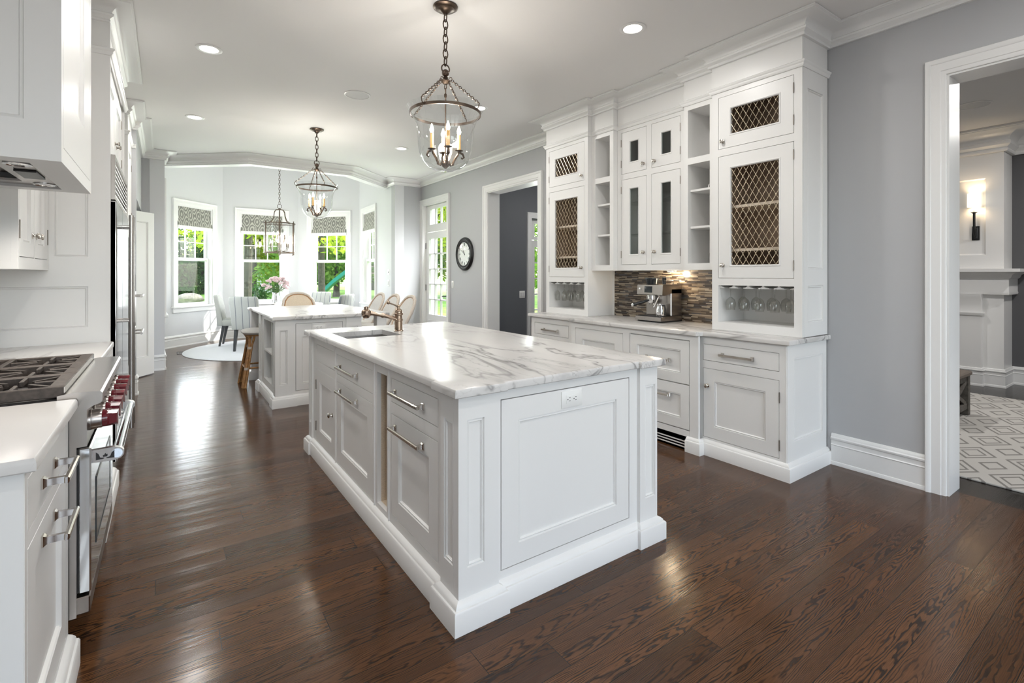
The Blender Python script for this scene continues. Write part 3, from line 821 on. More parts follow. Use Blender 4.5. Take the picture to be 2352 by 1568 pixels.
# near cabinet: drawer over a door
T = TX(XF, -1)
t = base_cabinet('white base cabinet with drawer over door at the exposed hutch end', 1.61, 2.262, XF)
frame_mb(T, 1.61, 2.262, 0.0, CT0 - 0.001, [(1.659, 2.222, 0.699, 0.822), (1.659, 2.222, 0.127, 0.643)], 0.022).build('face_frame', 'white', t, 0)
MB().lathe([(0.006, 0.11), (0.006, CT0 - 0.01)], 8, ID, (XF + 0.004, 1.616, 0)).build('corner_bead', 'white', t)
dr = slab(T, 1.659, 2.222, 0.699, 0.822).build('drawer', 'white', t); pull(T, 1.952, 0.756, 0.25, dr)
do = shaker(T, 1.659, 2.222, 0.127, 0.643, 0.088).build('door', 'white', t); knob(T, 2.185, 0.514, do, r=0.017)
for v in (0.53, 0.215): hinge(T, 1.657, v, do)
TE = TY(1.607, -1)
framed_face(TE, XF + 0.004, BK, 0.0, CT0 - 0.001, 3.40, 3.81, 0.235, 0.785, 0.004).build('end_panel', 'white', t)
plinth([(BK + 0.008, 1.607), (XF, 1.607), (XF, 2.225)], parent=t, side=1.0)
# middle: two-drawer refrigerated unit with a toe grille, and a panelled appliance front
T = TX(XM, -1)
t = base_cabinet('white double-drawer panelled cabinet with toe grille between island and coffee machine', 2.262, 2.915, XM, 'drawer_cabinet')
frame_mb(T, 2.225, 2.915, 0.0, CT0 - 0.001, [(2.30, 2.892, 0.10, 0.84)], 0.022).build('face_frame', 'white', t, 0)
for v0, v1, hv in ((0.50, 0.835, 0.665), (0.155, 0.497, 0.395)):
    dr = shaker(T, 2.302, 2.890, v0, v1, 0.075).build('drawer', 'white', t); pull(T, 2.595, hv, 0.25, dr)
MB().box(2.302, 2.89, 0.104, 0.150, -0.02, -0.001, T).build('toe_rail', 'white', t)
q = MB().sweep([(XM, 2.32), (XM, 2.225), (XF, 2.225)], PLINTH, XY, side=-1.0); q.build('plinth', 'white', t)
q = frame_mb(T, 2.32, 2.915, 0.0, 0.10, [(2.34, 2.90, 0.016, 0.026), (2.34, 2.90, 0.038, 0.048), (2.34, 2.90, 0.060, 0.070)], 0.01)
tg = q.build('toe_grille', 'white', t, 0); MB().box(2.33, 2.91, 0.004, 0.09, -0.018, -0.012, T).build('grille_backing', 'black', t)
t = base_cabinet('white panelled appliance front beneath the coffee machine end of the hutch', 2.945, 3.60, XM, 'appliance_front')
frame_mb(T, 2.915, 3.635, 0.0, CT0 - 0.001, [(2.965, 3.575, 0.10, 0.827)], 0.022).build('face_frame', 'white', t, 0)
do = shaker(T, 2.965, 3.575, 0.10, 0.827, 0.095).build('door', 'white', t); pull(T, 3.27, 0.50, 0.25, do)
plinth([(XM, 3.635), (XM, 2.915)], parent=t, side=-1.0)
# far cabinet
T = TX(XF, -1)
t = base_cabinet('white base cabinet with drawer at far hutch end near hall opening', 3.66, 4.36, XF)
frame_mb(T, 3.66, 4.36, 0.0, CT0 - 0.001, [(3.734, 4.288, 0.699, 0.822), (3.734, 4.288, 0.127, 0.643)], 0.022).build('face_frame', 'white', t, 0)
dr = slab(T, 3.734, 4.288, 0.699, 0.822).build('drawer', 'white', t); pull(T, 4.01, 0.756, 0.25, dr)
do = shaker(T, 3.734, 4.288, 0.127, 0.643, 0.088).build('door', 'white', t); knob(T, 3.775, 0.514, do)
framed_face(TY(4.36, 1), XF, BK, 0, CT0 - 0.001, 3.40, 3.8, 0.235, 0.785, 0.01).build('end_panel', 'white', t)
plinth([(XF, 3.66), (XF, 4.37), (BK, 4.37)], parent=t, side=1.0)
# worktop
ov = 0.022
top_slab([(3.872, 4.385), (XF - ov, 4.385), (XF - ov, 3.67), (XM - ov, 3.645), (XM - ov, 2.232), (XF - ov, 2.21), (XF - ov, 1.583), (3.905, 1.583), (3.905, 1.60), (3.872, 1.60)], CT0, CT1, 'worktop', 'marble', 'white veined marble worktop carrying the coffee machine along right-hand wall')
# mosaic splashback behind the coffee machine
struct('wall_splashback', MB().box(3.866, 3.8765, 2.275, 3.645, CT1, 1.40), 'mosaic', smooth=0)
struct('trim_splashback', MB().box(3.855, 3.8765, 3.637, 3.655, CT1, 1.38), 'white_trim', smooth=0)

# -------- upper cabinets
def mesh_panel(T, u0, u1, v0, v1, parent):
    pw, ph = 0.0485, 0.082
    q = MB(); m = ph / pw
    def line(c, s):
        pts = []
        for u in (u0, u1):
            v = v0 + s * m * (u - c)
            if v0 - 1e-6 <= v <= v1 + 1e-6: pts.append((u, v))
        for v in (v0, v1):
            u = c + s * (v - v0) / m
            if u0 < u < u1: pts.append((u, v))
        if len(pts) >= 2 and (Vector(pts[0]) - Vector(pts[1])).length > 0.01:
            w = -0.010 + (0.0015 if s > 0 else -0.0015)
            q.tube([T(*pts[0], w), T(*pts[1], w)], 0.0021, 5)
    k = -int((v1 - v0) / m / pw) - 2
    while k < (u1 - u0) / pw + (v1 - v0) / m / pw + 2:
        line(u0 + (k + 0.5) * pw, 1); line(u0 + (k + 0.5) * pw, -1); k += 1
    nu, nv = int((u1 - u0) / (pw / 2)) + 1, int((v1 - v0) / (ph / 2)) + 1
    for i in range(nu + 1):
        for j in range(nv + 1):
            if (i + j) % 2 == 1:
                u, v = u0 + i * pw / 2, v0 + j * ph / 2
                if u0 + 0.004 < u < u1 - 0.004 and v0 + 0.004 < v < v1 - 0.004:
                    q.lathe([(0.0045, -0.002), (0.0045, 0.001), (0.002, 0.003)], 6, lambda a, b, c: T(u + a, v + b, -0.007 + c))
    return q.build('wire_mesh', 'brass_wire', parent)
def open_door(T, u0, u1, v0, v1, a0, a1, b0, b1, parent):
    mb = frame_mb(T, u0 + G, u1 - G, v0 + G, v1 - G, [(a0, a1, b0, b1)], 0.02)
    ring = lambda i, w: [T(a0 - i, b0 - i, w), T(a1 + i, b0 - i, w), T(a1 + i, b1 + i, w), T(a0 - i, b1 + i, w)]
    mb.loops([ring(0.012, 0.0), ring(0.011, 0.003), ring(0.006, 0.004), ring(0.003, 0.0015), ring(0.001, 0.0), ring(0.0, -0.003)], False, False)
    return mb.build('door', 'white', parent)
def niche(x0, y0, y1, z0, z1, parent, m='white', name='niche_lining', back=BK):
    q = MB(); t_ = 0.012
    q.box(x0, back, y0 - t_, y0, z0 - t_, z1 + t_).box(x0, back, y1, y1 + t_, z0 - t_, z1 + t_)
    q.box(x0, back, y0, y1, z0 - t_, z0).box(x0, back, y0, y1, z1, z1 + t_).box(back - t_, back, y0, y1, z0, z1)
    return q.build(name, m, parent, 0)
UZ1 = 2.95
def tower(label, y0, y1, hinge_y, knob_y, near):
    X0 = 3.5; T = TX(X0, -1)
    t = thing('tall_cabinet', label, 'cabinet', ((X0 + BK) / 2, (y0 + y1) / 2, CT1))
    c = (y0 + y1) / 2
    D = (c - 0.281, c + 0.281); M_ = (c - 0.179, c + 0.179)
    frame_mb(T, y0, y1, CT1 + 0.001, UZ1, [(D[0], D[1], 2.30, 2.698), (D[0], D[1], 1.311, 2.245), (D[0], D[1], 0.976, 1.257)], 0.022).build('face_frame', 'white', t, 0)
    MB().box(X0 + 0.022, BK, y0 + (0.013 if near else 0.0), y0 + 0.02, CT1 + 0.001, UZ1).box(X0 + 0.022, BK, y1 - 0.02, y1, CT1 + 0.001, UZ1).box(X0 + 0.022, BK, y0 + 0.02, y1 - 0.02, 2.72, UZ1).box(BK - 0.01, BK, y0 + 0.02, y1 - 0.02, CT1 + 0.001, 2.72).build('side_panel', 'white', t, 0)
    niche(X0 + 0.022, D[0], D[1], 0.976, 1.257, t, 'white', 'glass_niche')
    niche(X0 + 0.022, D[0], D[1], 1.285, 2.265, t, 'taupe_lining', 'cupboard_lining')
    niche(X0 + 0.022, D[0], D[1], 2.285, 2.71, t, 'taupe_lining', 'cupboard_lining')
    for z in (1.515, 1.845): MB().box(X0 + 0.05, BK - 0.013, D[0] + 0.001, D[1] - 0.001, z, z + 0.02).build('shelf', 'shelf_taupe', t, 0)
    for v0, v1, b0, b1, kv in ((2.30, 2.698, 2.402, 2.594, 2.355), (1.311, 2.245, 1.411, 2.142, 1.41)):
        d = open_door(T, D[0], D[1], v0, v1, M_[0], M_[1], b0, b1, t)
        mesh_panel(T, M_[0], M_[1], b0, b1, d)
        knob(T, knob_y, kv, d, r=0.016)
        for v in (v0 + 0.09, v1 - 0.09): hinge(T, hinge_y, v, d)
    # stemware rack: flared rails running front to back, feet hang in the slots between
    n = 5; p = (D[1] - D[0]) / n
    for k in range(n + 1):
        yc = D[0] + k * p
        pr = [(-0.006, 1.2568), (0.006, 1.2568), (0.009, 1.2490), (0.020, 1.2430), (0.036, 1.2400), (0.037, 1.2345), (-0.037, 1.2345), (-0.036, 1.2400), (-0.020, 1.2430), (-0.009, 1.2490)]
        MB().loops([[(x, min(D[1] - 0.0003, max(D[0] + 0.0003, yc + a)), z) for a, z in pr] for x in (X0 + 0.0225, X0 + 0.30)]).build('rack_rail', 'white', t, 0)
    if near:
        E_ = TY(y0 - 0.001, -1)
        framed_face(E_, X0 + 0.0225, BK, 1.318, UZ1, 3.575, 3.805, 1.377, 2.605, 0.004).build('end_panel', 'white', t)
        framed_face(E_, X0 + 0.0225, BK, CT1 + 0.002, 1.318, 3.575, 3.805, 1.012, 1.262, 0.004).build('end_panel', 'white', t)
    return t
tower('white tall cabinet with brass wire-mesh doors at the exposed hutch end', 1.602, 2.27, 1.657, 2.178, True)
tower('white tall cabinet with brass wire-mesh doors beside the hall opening', 3.657, 4.323, 4.272, 3.748, False)
def shelf_unit(label, y0, y1, o0, o1):
    X0 = 3.553; T = TX(X0, -1)
    t = thing('open_shelf_cabinet', label, 'shelf cabinet', ((X0 + BK) / 2, (y0 + y1) / 2, 1.377))
    frame_mb(T, y0, y1, 1.377, UZ1, [(o0, o1, 2.30, 2.697), (o0, o1, 1.431, 2.247)], 0.022).build('face_frame', 'white', t, 0)
    niche(X0 + 0.022, o0, o1, 2.30, 2.697, t); niche(X0 + 0.022, o0, o1, 1.431, 2.247, t)
    for z in (1.718, 2.022): MB().cbox(X0 + 0.03, BK - 0.013, o0 + 0.001, o1 - 0.001, z, z + 0.019, 0.002).build('shelf', 'white', t, 0)
    MB().box(X0 + 0.022, BK, y0, o0 - 0.012, 1.377, UZ1).box(X0 + 0.022, BK, o1 + 0.012, y1, 1.377, UZ1).box(X0 + 0.022, BK, o0 - 0.012, o1 + 0.012, 1.377, 1.418).box(X0 + 0.022, BK, o0 - 0.012, o1 + 0.012, 2.71, UZ1).build('side_panel', 'white', t, 0)
    return t
shelf_unit('white open shelf column holding mug, candle and decanter', 2.272, 2.564, 2.325, 2.526)
shelf_unit('white open shelf column with bare shelves beside far mesh cabinet', 3.361, 3.655, 3.407, 3.606)
X0 = 3.6125; T = TX(X0, -1)
t = thing('glass_door_cabinet', 'white wall cabinet with four small-paned glass doors above coffee machine', 'cabinet', ((X0 + BK) / 2, 2.96, 1.377))
DD = [(2.643, 2.951), (3.006, 3.312)]
frame_mb(T, 2.566, 3.359, 1.377, UZ1, [(a, b, c, d) for a, b in DD for c, d in ((2.302, 2.701), (1.431, 2.249))], 0.022).build('face_frame', 'white', t, 0)
niche(X0 + 0.022, 2.62, 3.33, 1.42, 2.26, t, 'grey_interior', 'cupboard_lining')
niche(X0 + 0.022, 2.62, 3.33, 2.29, 2.72, t, 'grey_interior', 'cupboard_lining')
for z in (1.715, 2.02): MB().box(X0 + 0.04, BK - 0.014, 2.622, 3.328, z, z + 0.008).build('shelf', 'clear_glass', t, 0)
MB().box(X0 + 0.022, BK, 2.566, 2.606, 1.377, UZ1).box(X0 + 0.022, BK, 3.344, 3.359, 1.377, UZ1).box(X0 + 0.022, BK, 2.606, 3.344, 1.377, 1.407).box(X0 + 0.022, BK, 2.606, 3.344, 2.735, UZ1).build('side_panel', 'white', t, 0)
for i, (a, b) in enumerate(DD):
    g = (2.742, 2.842) if i == 0 else (3.104, 3.206)
    for v0, v1, b0, b1, kv in ((2.302, 2.701, 2.406, 2.596, 2.36), (1.431, 2.249, 1.530, 2.150, 1.545)):
        d = open_door(T, a, b, v0, v1, g[0], g[1], b0, b1, t)
        MB().box(g[0] - 0.003, g[1] + 0.003, b0 - 0.003, b1 + 0.003, -0.012, -0.009, T).build('pane', 'cabinet_glass', d, 0)
        knob(T, 2.915 if i == 0 else 3.040, kv, d, r=0.016)
        for v in (v0 + 0.10, v1 - 0.10): hinge(T, a if i == 0 else b, v, d)
fr = [(XW, 1.602), (3.5, 1.602), (3.5, 2.27), (3.553, 2.27), (3.553, 2.565), (3.6125, 2.565), (3.6125, 3.36), (3.553, 3.36), (3.553, 3.657), (3.5, 3.657), (3.5, 4.323), (XW, 4.323)]
struct('trim_frieze_right', MB().sweep(fr, FRIEZE, XY, side=1.0), 'white_trim')
# stemware hanging foot-up
def wine_glass(kind):
    prof = [(0.030, 0.0), (0.030, -0.0015), (0.012, -0.006), (0.004, -0.012), (0.0035, -0.075)]
    bowl = {0: [(0.012, -0.083), (0.030, -0.100), (0.037, -0.125), (0.036, -0.150), (0.030, -0.178)], 1: [(0.010, -0.084), (0.024, -0.105), (0.030, -0.130), (0.028, -0.165), (0.023, -0.192)]}[kind]
    inner = [(r - 0.0012, z) for r, z in bowl[::-1]] 
    return MB().lathe(prof + bowl + inner + [(0.002, -0.0805)], 16)
def ring_glass(y0, niche_lab, kind):
    base = None
    for row, (x, lab) in enumerate(((3.5 + 0.075, 'front'), (3.5 + 0.215, 'back'))):
        for k in range(5):
            y = y0 + (4 - k + 0.5) * 0.562 / 5 + (0.0 if row == 0 else -0.02 + 0.008 * (k % 2))
            lb = 'clear wine glass hanging %s from left in %s row of %s' % (ORD[k], lab, niche_lab)
            if base is None:
                base = wine_glass(kind).build('wine_glass', 'wine_glass_clear', None, 50, loc=(0, 0, 0)); o = base
                tag(o, lb, 'wine glass', 'stemware hanging in the %s' % niche_lab); o.location = (x, y, 1.2455)
            else: o = dup(base, (x, y, 1.2455), 0, lb)
ring_glass(1.655, 'the near hutch niche', 0)
ring_glass(3.709, 'the far hutch niche', 1)
# ================================================================== ISLANDS
def outlet(T, uc, vc, parent, name='outlet'):
    q = MB().panel(T, uc - 0.061, uc + 0.061, vc - 0.037, vc + 0.037, [(0, 0), (0, 0.003), (0.003, 0.005)])
    o = q.build(name, 'plastic_white', parent)
    MB().panel(T, uc - 0.035, uc + 0.035, vc - 0.018, vc + 0.018, [(0, 0.0045), (0, 0.0062), (0.001, 0.0066)]).build('socket_face', 'plastic_white', o)
    s = MB()
    for e in (-1, 1):
        cx = uc + e * 0.018
        s.box(cx - 0.002, cx + 0.006, vc - 0.008, vc - 0.0058, 0.006, 0.0072, T).box(cx - 0.002, cx + 0.006, vc + 0.0058, vc + 0.008, 0.006, 0.0072, T)
        s.lathe([(0.0026, 0), (0.0026, 0.0012)], 8, lambda a, b, c: T(cx - 0.009 + a, vc + b, 0.006 + c))
    s.build('socket_slots', 'black', o)
    return o
def post_panels(mb, T, u0, u1, v0, v1, th, a0, a1, b0, b1):
    m = framed_face(T, u0, u1, v0, v1, a0, a1, b0, b1, th); mb.add(m.v, m.f); return mb
Z1 = CT0 - 0.001
isl = thing('kitchen_island', 'white panelled kitchen island nearest the camera holding the prep sink', 'island', (1.48, 2.82, 0))
LX, RX, NY, FY = 0.905, 2.055, 1.642, 4.0
fx = 0.918; T = TX(fx, -1)
MB().box(fx + 0.022, RX - 0.02, 2.56, FY - 0.02, 0, 0.62).box(fx + 0.022, RX - 0.02, NY + 0.045, 2.395, 0, Z1).box(fx + 0.24, RX - 0.02, 2.395, 2.56, 0, Z1).box(fx + 0.022, 0.972, 2.56, FY - 0.02, 0.62, Z1).box(1.395, RX - 0.02, 2.56, FY - 0.02, 0.62, Z1).box(0.972, 1.395, 2.56, 3.29, 0.62, Z1).box(0.972, 1.395, 3.73, FY - 0.02, 0.62, Z1).box(fx + 0.022, fx + 0.24, 2.395, 2.56, 0, 0.125).build('carcass', 'white', isl, 0)
holes = [(1.835, 2.348, 0.711, 0.830), (1.835, 2.348, 0.155, 0.654), (2.408, 2.547, 0.140, 0.828), (2.615, 3.290, 0.694, 0.822), (2.615, 3.290, 0.124, 0.645), (3.338, 3.822, 0.704, 0.828), (3.338, 3.822, 0.120, 0.650)]
frame_mb(T, 1.79, 3.91, 0, Z1, holes, 0.022).build('face_frame', 'white', isl, 0)
for y in (2.38, 2.585, 3.315): MB().lathe([(0.008, 0.105), (0.008, Z1)], 8, ID, (fx + 0.002, y, 0)).build('bead', 'white', isl)
d = slab(T, 1.835, 2.348, 0.711, 0.830).build('drawer', 'white', isl); pull(T, 2.135, 0.767, 0.34, d)
d = shaker(T, 1.835, 2.348, 0.155, 0.654, 0.085).build('bin_door', 'white', isl); pull(T, 2.135, 0.596, 0.34, d)
d = slab(T, 2.615, 3.290, 0.694, 0.822).build('drawer', 'white', isl); pull(T, 3.04, 0.752, 0.36, d)
d = shaker(T, 2.615, 3.290, 0.124, 0.645, 0.085).build('bin_door', 'white', isl); pull(T, 3.04, 0.598, 0.36, d)
slab(T, 3.338, 3.822, 0.704, 0.828).build('false_front', 'white', isl)
d = shaker(T, 3.338, 3.822, 0.120, 0.650, 0.085).build('door', 'white', isl); knob(T, 3.40, 0.40, d, r=0.017)
for v in (0.53, 0.225): hinge(T, 3.828, v, d)
# narrow open slot with the runner of its pull-out inside
q = MB().box(fx + 0.022, fx + 0.24, 2.400, 2.408, 0.125, Z1).box(fx + 0.022, fx + 0.24, 2.547, 2.556, 0.125, Z1).box(fx + 0.235, fx + 0.24, 2.408, 2.547, 0.125, Z1).box(fx + 0.022, fx + 0.24, 2.408, 2.547, 0.125, 0.140)
q.build('slot_lining', 'cane_cream', isl, 0)
MB().box(fx + 0.05, fx + 0.23, 2.535, 2.546, 0.735, 0.80).build('slot_runner', 'steel_dark', isl, 0)
# posts and end face
for nm, ya, yb, pa, pb in (('near', NY + 0.0405, 1.79, 1.688, 1.760), ('far', 3.91, FY, 3.930, 3.985)):
    q = MB(); post_panels(q, TX(LX, -1), ya, yb, 0, Z1, 0.03, pa, pb, 0.222, 0.775); q.build('corner_post', 'white', isl)
ny = 1.660; TN = TY(ny, -1)
for a, b, pa, pb in ((LX + 0.0005, 1.088, 0.943, 1.020), (1.925, RX - 0.0005, 1.962, 2.038)):
    q = MB(); post_panels(q, TY(NY, -1), a, b, 0, Z1, 0.04, pa, pb, 0.222, 0.785); q.build('corner_post', 'white', isl)
frame_mb(TN, 1.088, 1.925, 0, Z1, [(1.108, 1.866, 0.145, 0.836)], 0.02).build('end_frame', 'white', isl, 0)
framed_face(TN, 1.112, 1.862, 0.149, 0.832, 1.197, 1.778, 0.232, 0.741, 0.018).build('end_panel', 'white', isl)
q = outlet(TN, 1.489, 0.786, isl)
framed_face(TX(RX, 1), NY + 0.041, FY - 0.0205, 0, Z1, 1.85, 3.8, 0.2, 0.78, 0.02).build('side_panel', 'white', isl)
framed_face(TY(FY, 1), LX + 0.0005, RX - 0.0005, 0, Z1, 1.0, 1.96, 0.2, 0.78, 0.02).build('back_panel', 'white', isl)
pp = [(RX, FY), (RX, NY), (1.925, NY), (1.925, ny), (1.088, ny), (1.088, NY), (LX, NY), (LX, 1.79), (fx, 1.79), (fx, 3.91), (LX, 3.91), (LX, FY)]
MB().sweep(pp, PLINTH, XY, closed=True, side=1.0).build('plinth', 'white', isl)
o_ = 0.030
ctp = [(LX - o_, 1.815), (LX - o_, NY - o_), (1.112, NY - o_), (1.112, ny - o_), (1.902, ny - o_), (1.902, NY - o_), (RX + o_, NY - o_), (RX + o_, FY + o_), (LX - o_, FY + o_), (LX - o_, 3.885), (fx - o_, 3.885), (fx - o_, 1.815)]
top_slab(ctp, CT0, CT1, 'island_worktop', 'marble', 'broad white veined marble top of near island with sink cut-out', [(0.99, 3.31), (1.375, 3.31), (1.375, 3.71), (0.99, 3.71)])
s = thing('prep_sink', 'small square undermount steel sink sunk in the near marble island', 'sink', (1.1825, 3.51, CT0))
q = MB().loops([[(1.1825 + sx * a, 3.51 + sy * b, z) for sx, sy in ((-1, -1), (1, -1), (1, 1), (-1, 1))] for a, b, z in ((0.205, 0.212, 0.8785), (0.1945, 0.2015, 0.8785), (0.188, 0.195, 0.70), (0.165, 0.17, 0.685))], False, True)
q.loops([[(1.1825 + sx * a, 3.51 + sy * b, z) for sx, sy in ((-1, -1), (1, -1), (1, 1), (-1, 1))] for a, b, z in ((0.205, 0.212, 0.8785), (0.203, 0.210, 0.68))], False, True)
q.build('bowl', 'steel', s)
MB().lathe([(0.045, 0), (0.045, 0.003), (0.03, 0.004), (0.025, 0.001)], 16, ID, (1.1825, 3.51, 0.6855)).build('drain', 'chrome', s)
f = thing('bridge_faucet', 'polished bronze tap with straight swivel arm beside the prep sink', 'tap', (1.443, 3.545, CT1))
F = lambda x, y, z: (1.443 + x, 3.545 + y, CT1 + z)
MB().lathe([(0.036, 0), (0.036, 0.006), (0.030, 0.010), (0.030, 0.075), (0.034, 0.080), (0.034, 0.088), (0.029, 0.094), (0.029, 0.118), (0.036, 0.126), (0.036, 0.132), (0.030, 0.138), (0.030, 0.150), (0.022, 0.163), (0.012, 0.170), (0.011, 0.186), (0.006, 0.192)], 20, F).build('tap_body', 'faucet_bronze', f)
q = MB().tube([F(-0.02, 0, 0.092), F(-0.10, 0.004, 0.118), F(-0.22, 0.008, 0.146)], [0.013, 0.0145, 0.0145], 12)
q.tube([F(-0.115, 0.0045, 0.121), F(-0.130, 0.005, 0.125)], 0.018, 12).tube([F(-0.205, 0.0075, 0.143), F(-0.222, 0.008, 0.147)], 0.018, 12)
q.lathe([(0.016, -0.042), (0.022, -0.038), (0.030, -0.026), (0.034, -0.006), (0.034, 0.010), (0.026, 0.020), (0.016, 0.024), (0.016, 0.040), (0.010, 0.044)], 16, lambda a, b, c: F(-0.245 + a, 0.008 + b, 0.150 + c))
q.build('spout', 'faucet_bronze', f)
q = MB().tube([F(0, 0, 0.182), F(-0.035, -0.002, 0.198), F(-0.078, -0.004, 0.214)], [0.007, 0.006, 0.0055], 8); q.sphere(F(-0.082, -0.004, 0.217), 0.014)
q.sphere(F(0, 0, 0.185), 0.014); q.build('lever', 'faucet_bronze', f)

# ---------------------------------------------------------------- far island
is2 = thing('breakfast_island', 'white panelled island with rattan stools in front of dining bay', 'island', (1.48, 6.3, 0))
NY2, FY2 = 5.418, 7.20
ny2 = 5.432
BX = 1.775
fx2 = 0.918; T = TX(fx2, -1)
MB().box(1.17, BX - 0.02, NY2 + 0.04, 6.46, 0, Z1).box(fx2 + 0.03, 1.17, NY2 + 0.04, 5.555, 0, Z1).box(fx2 + 0.03, 1.17, 6.21, 6.46, 0, Z1).box(fx2 + 0.03, 1.17, 5.555, 6.21, 0.0, 0.165).box(fx2 + 0.03, 1.17, 5.555, 6.21, 0.845, Z1).build('carcass', 'white', is2, 0)
frame_mb(T, 5.52, 6.33, 0, Z1, [(5.578, 5.668, 0.183, 0.84), (5.700, 6.18, 0.183, 0.84)], 0.03).build('face_frame', 'white', is2, 0)
MB().box(fx2 + 0.03, 1.17, 5.675, 5.693, 0.165, 0.845).build('divider', 'white', is2, 0)
MB().box(fx2 + 0.004, 1.17, 5.695, 6.21, 0.49, 0.508).build('shelf', 'white', is2, 0)
MB().box(fx2 + 0.004, 1.17, 5.555, 5.673, 0.49, 0.508).build('shelf', 'white', is2, 0)
for ya, yb, pa, pb in ((NY2 + 0.0405, 5.52, 5.472, 5.502), (6.33, 6.48, 6.36, 6.45)):
    q = MB(); post_panels(q, TX(LX, -1), ya, yb, 0, Z1, 0.03, pa, pb, 0.222, 0.775); q.build('corner_post', 'white', is2)
TN = TY(ny2, -1)
for a, b, pa, pb in ((LX + 0.0005, 1.075, 0.945, 1.020), (1.61, BX - 0.0005, 1.65, 1.735)):
    q = MB(); post_panels(q, TY(NY2, -1), a, b, 0, Z1, 0.04, pa, pb, 0.222, 0.775); q.build('corner_post', 'white', is2)
frame_mb(TN, 1.075, 1.61, 0, Z1, [(1.10, 1.575, 0.145, 0.836)], 0.02).build('end_frame', 'white', is2, 0)
framed_face(TN, 1.104, 1.571, 0.149, 0.832, 1.16, 1.515, 0.215, 0.70, 0.018).build('end_panel', 'white', is2)
MB().panel(TN, 1.255, 1.405, 0.735, 0.828, [(0, 0), (0, 0.004), (0.002, 0.006)]).build('outlet_plate', 'white', is2)
outlet(lambda u, v, w: TN(u, v, w + 0.006), 1.33, 0.785, is2)
q = MB().cbox(1.95, 2.06, NY2, 5.53, 0, Z1, 0.004); q.build('support_leg', 'white', is2)
q = MB(); post_panels(q, TY(7.07, -1), 0.905, 2.055, 0, Z1, 0.12, 1.0, 1.95, 0.2, 0.78); q.build('wing_panel', 'white', is2)
framed_face(TX(BX, 1), NY2 + 0.041, 6.48, 0, Z1, 5.6, 6.3, 0.2, 0.78, 0.02).build('side_panel', 'white', is2)
pp = [(BX, 6.48), (BX, NY2), (1.61, NY2), (1.61, ny2), (1.075, ny2), (1.075, NY2), (LX, NY2), (LX, 5.52), (fx2, 5.52), (fx2, 6.33), (LX, 6.33), (LX, 6.48)]
MB().sweep(pp, PLINTH, XY, closed=True, side=1.0).build('plinth', 'white', is2)
MB().sweep([(2.06, 5.53), (2.06, NY2), (1.95, NY2), (1.95, 5.53)], PLINTH, XY, closed=True, side=1.0).build('plinth', 'white', is2)
MB().sweep([(2.055, 7.19), (2.055, 7.07), (0.905, 7.07), (0.905, 7.19)], PLINTH, XY, closed=True, side=1.0).build('plinth', 'white', is2)
ctp = [(LX - o_, 5.545), (LX - o_, NY2 - o_), (2.085, NY2 - o_), (2.085, FY2 + 0.02), (LX - o_, FY2 + 0.02), (LX - o_, 7.04), (fx2 - 0.02, 7.04), (fx2 - 0.02, 5.545)]
top_slab(ctp, CT0, CT1, 'island_worktop', 'marble', 'white marble top of the far island beside the rattan stools')
# ================================================================== COOKING WALL ON THE LEFT
LF = -0.270
T = TX(LF, 1)
t = thing('base_cabinet', 'white base cabinet with two bar handles between camera and range', 'cabinet', (-0.58, 1.93, 0))
MB().box(-0.89, LF - 0.022, 1.625, 2.255, 0, CT0 - 0.001).build('carcass', 'white', t, 0)
frame_mb(T, 1.615, 2.258, 0, CT0 - 0.001, [(1.645, 2.215, 0.715, 0.85), (1.645, 2.215, 0.125, 0.68)], 0.022).build('face_frame', 'white', t, 0)
d = slab(T, 1.645, 2.215, 0.715, 0.85).build('drawer', 'white', t); pull(T, 1.90, 0.780, 0.20, d, stand=0.05)
d = shaker(T, 1.645, 2.215, 0.125, 0.68, 0.085).build('door', 'white', t); pull(T, 1.90, 0.625, 0.20, d, stand=0.05)
framed_face(TY(1.612, -1), -0.89, LF - 0.001, 0, CT0 - 0.001, -0.83, -0.34, 0.2, 0.80, 0.012).build('end_panel', 'white', t)
MB().sweep([(-0.89, 1.612), (LF, 1.612), (LF, 2.255)], PLINTH, XY, side=-1.0).build('plinth', 'white', t)
top_slab([(-0.895, 1.585), (LF + 0.025, 1.585), (LF + 0.025, 2.262), (-0.895, 2.262)], CT0, CT1, 'worktop', 'marble', 'short marble worktop left of the range, its corner nearest the camera', edge=0.016)
t = thing('base_cabinet', 'white base cabinet between range and tall fridge panel', 'cabinet', (-0.58, 3.62, 0))
MB().box(-0.89, LF - 0.022, 3.19, 4.05, 0, CT0 - 0.001).build('carcass', 'white', t, 0)
frame_mb(T, 3.185, 4.055, 0, CT0 - 0.001, [(3.23, 4.0, 0.715, 0.85), (3.23, 4.0, 0.125, 0.68)], 0.022).build('face_frame', 'white', t, 0)
d = slab(T, 3.23, 4.0, 0.715, 0.85).build('drawer', 'white', t); pull(T, 3.62, 0.78, 0.25, d)
d = shaker(T, 3.23, 4.0, 0.125, 0.68, 0.085).build('door', 'white', t); pull(T, 3.62, 0.625, 0.25, d)
MB().sweep([(LF, 3.19), (LF, 4.05)], PLINTH, XY, side=-1.0).build('plinth', 'white', t)
top_slab([(-0.895, 3.180), (LF + 0.005, 3.180), (LF + 0.005, 4.057), (-0.895, 4.057)], CT0, CT1, 'worktop', 'marble', 'marble worktop between the range and tall white fridge panel', edge=0.014)

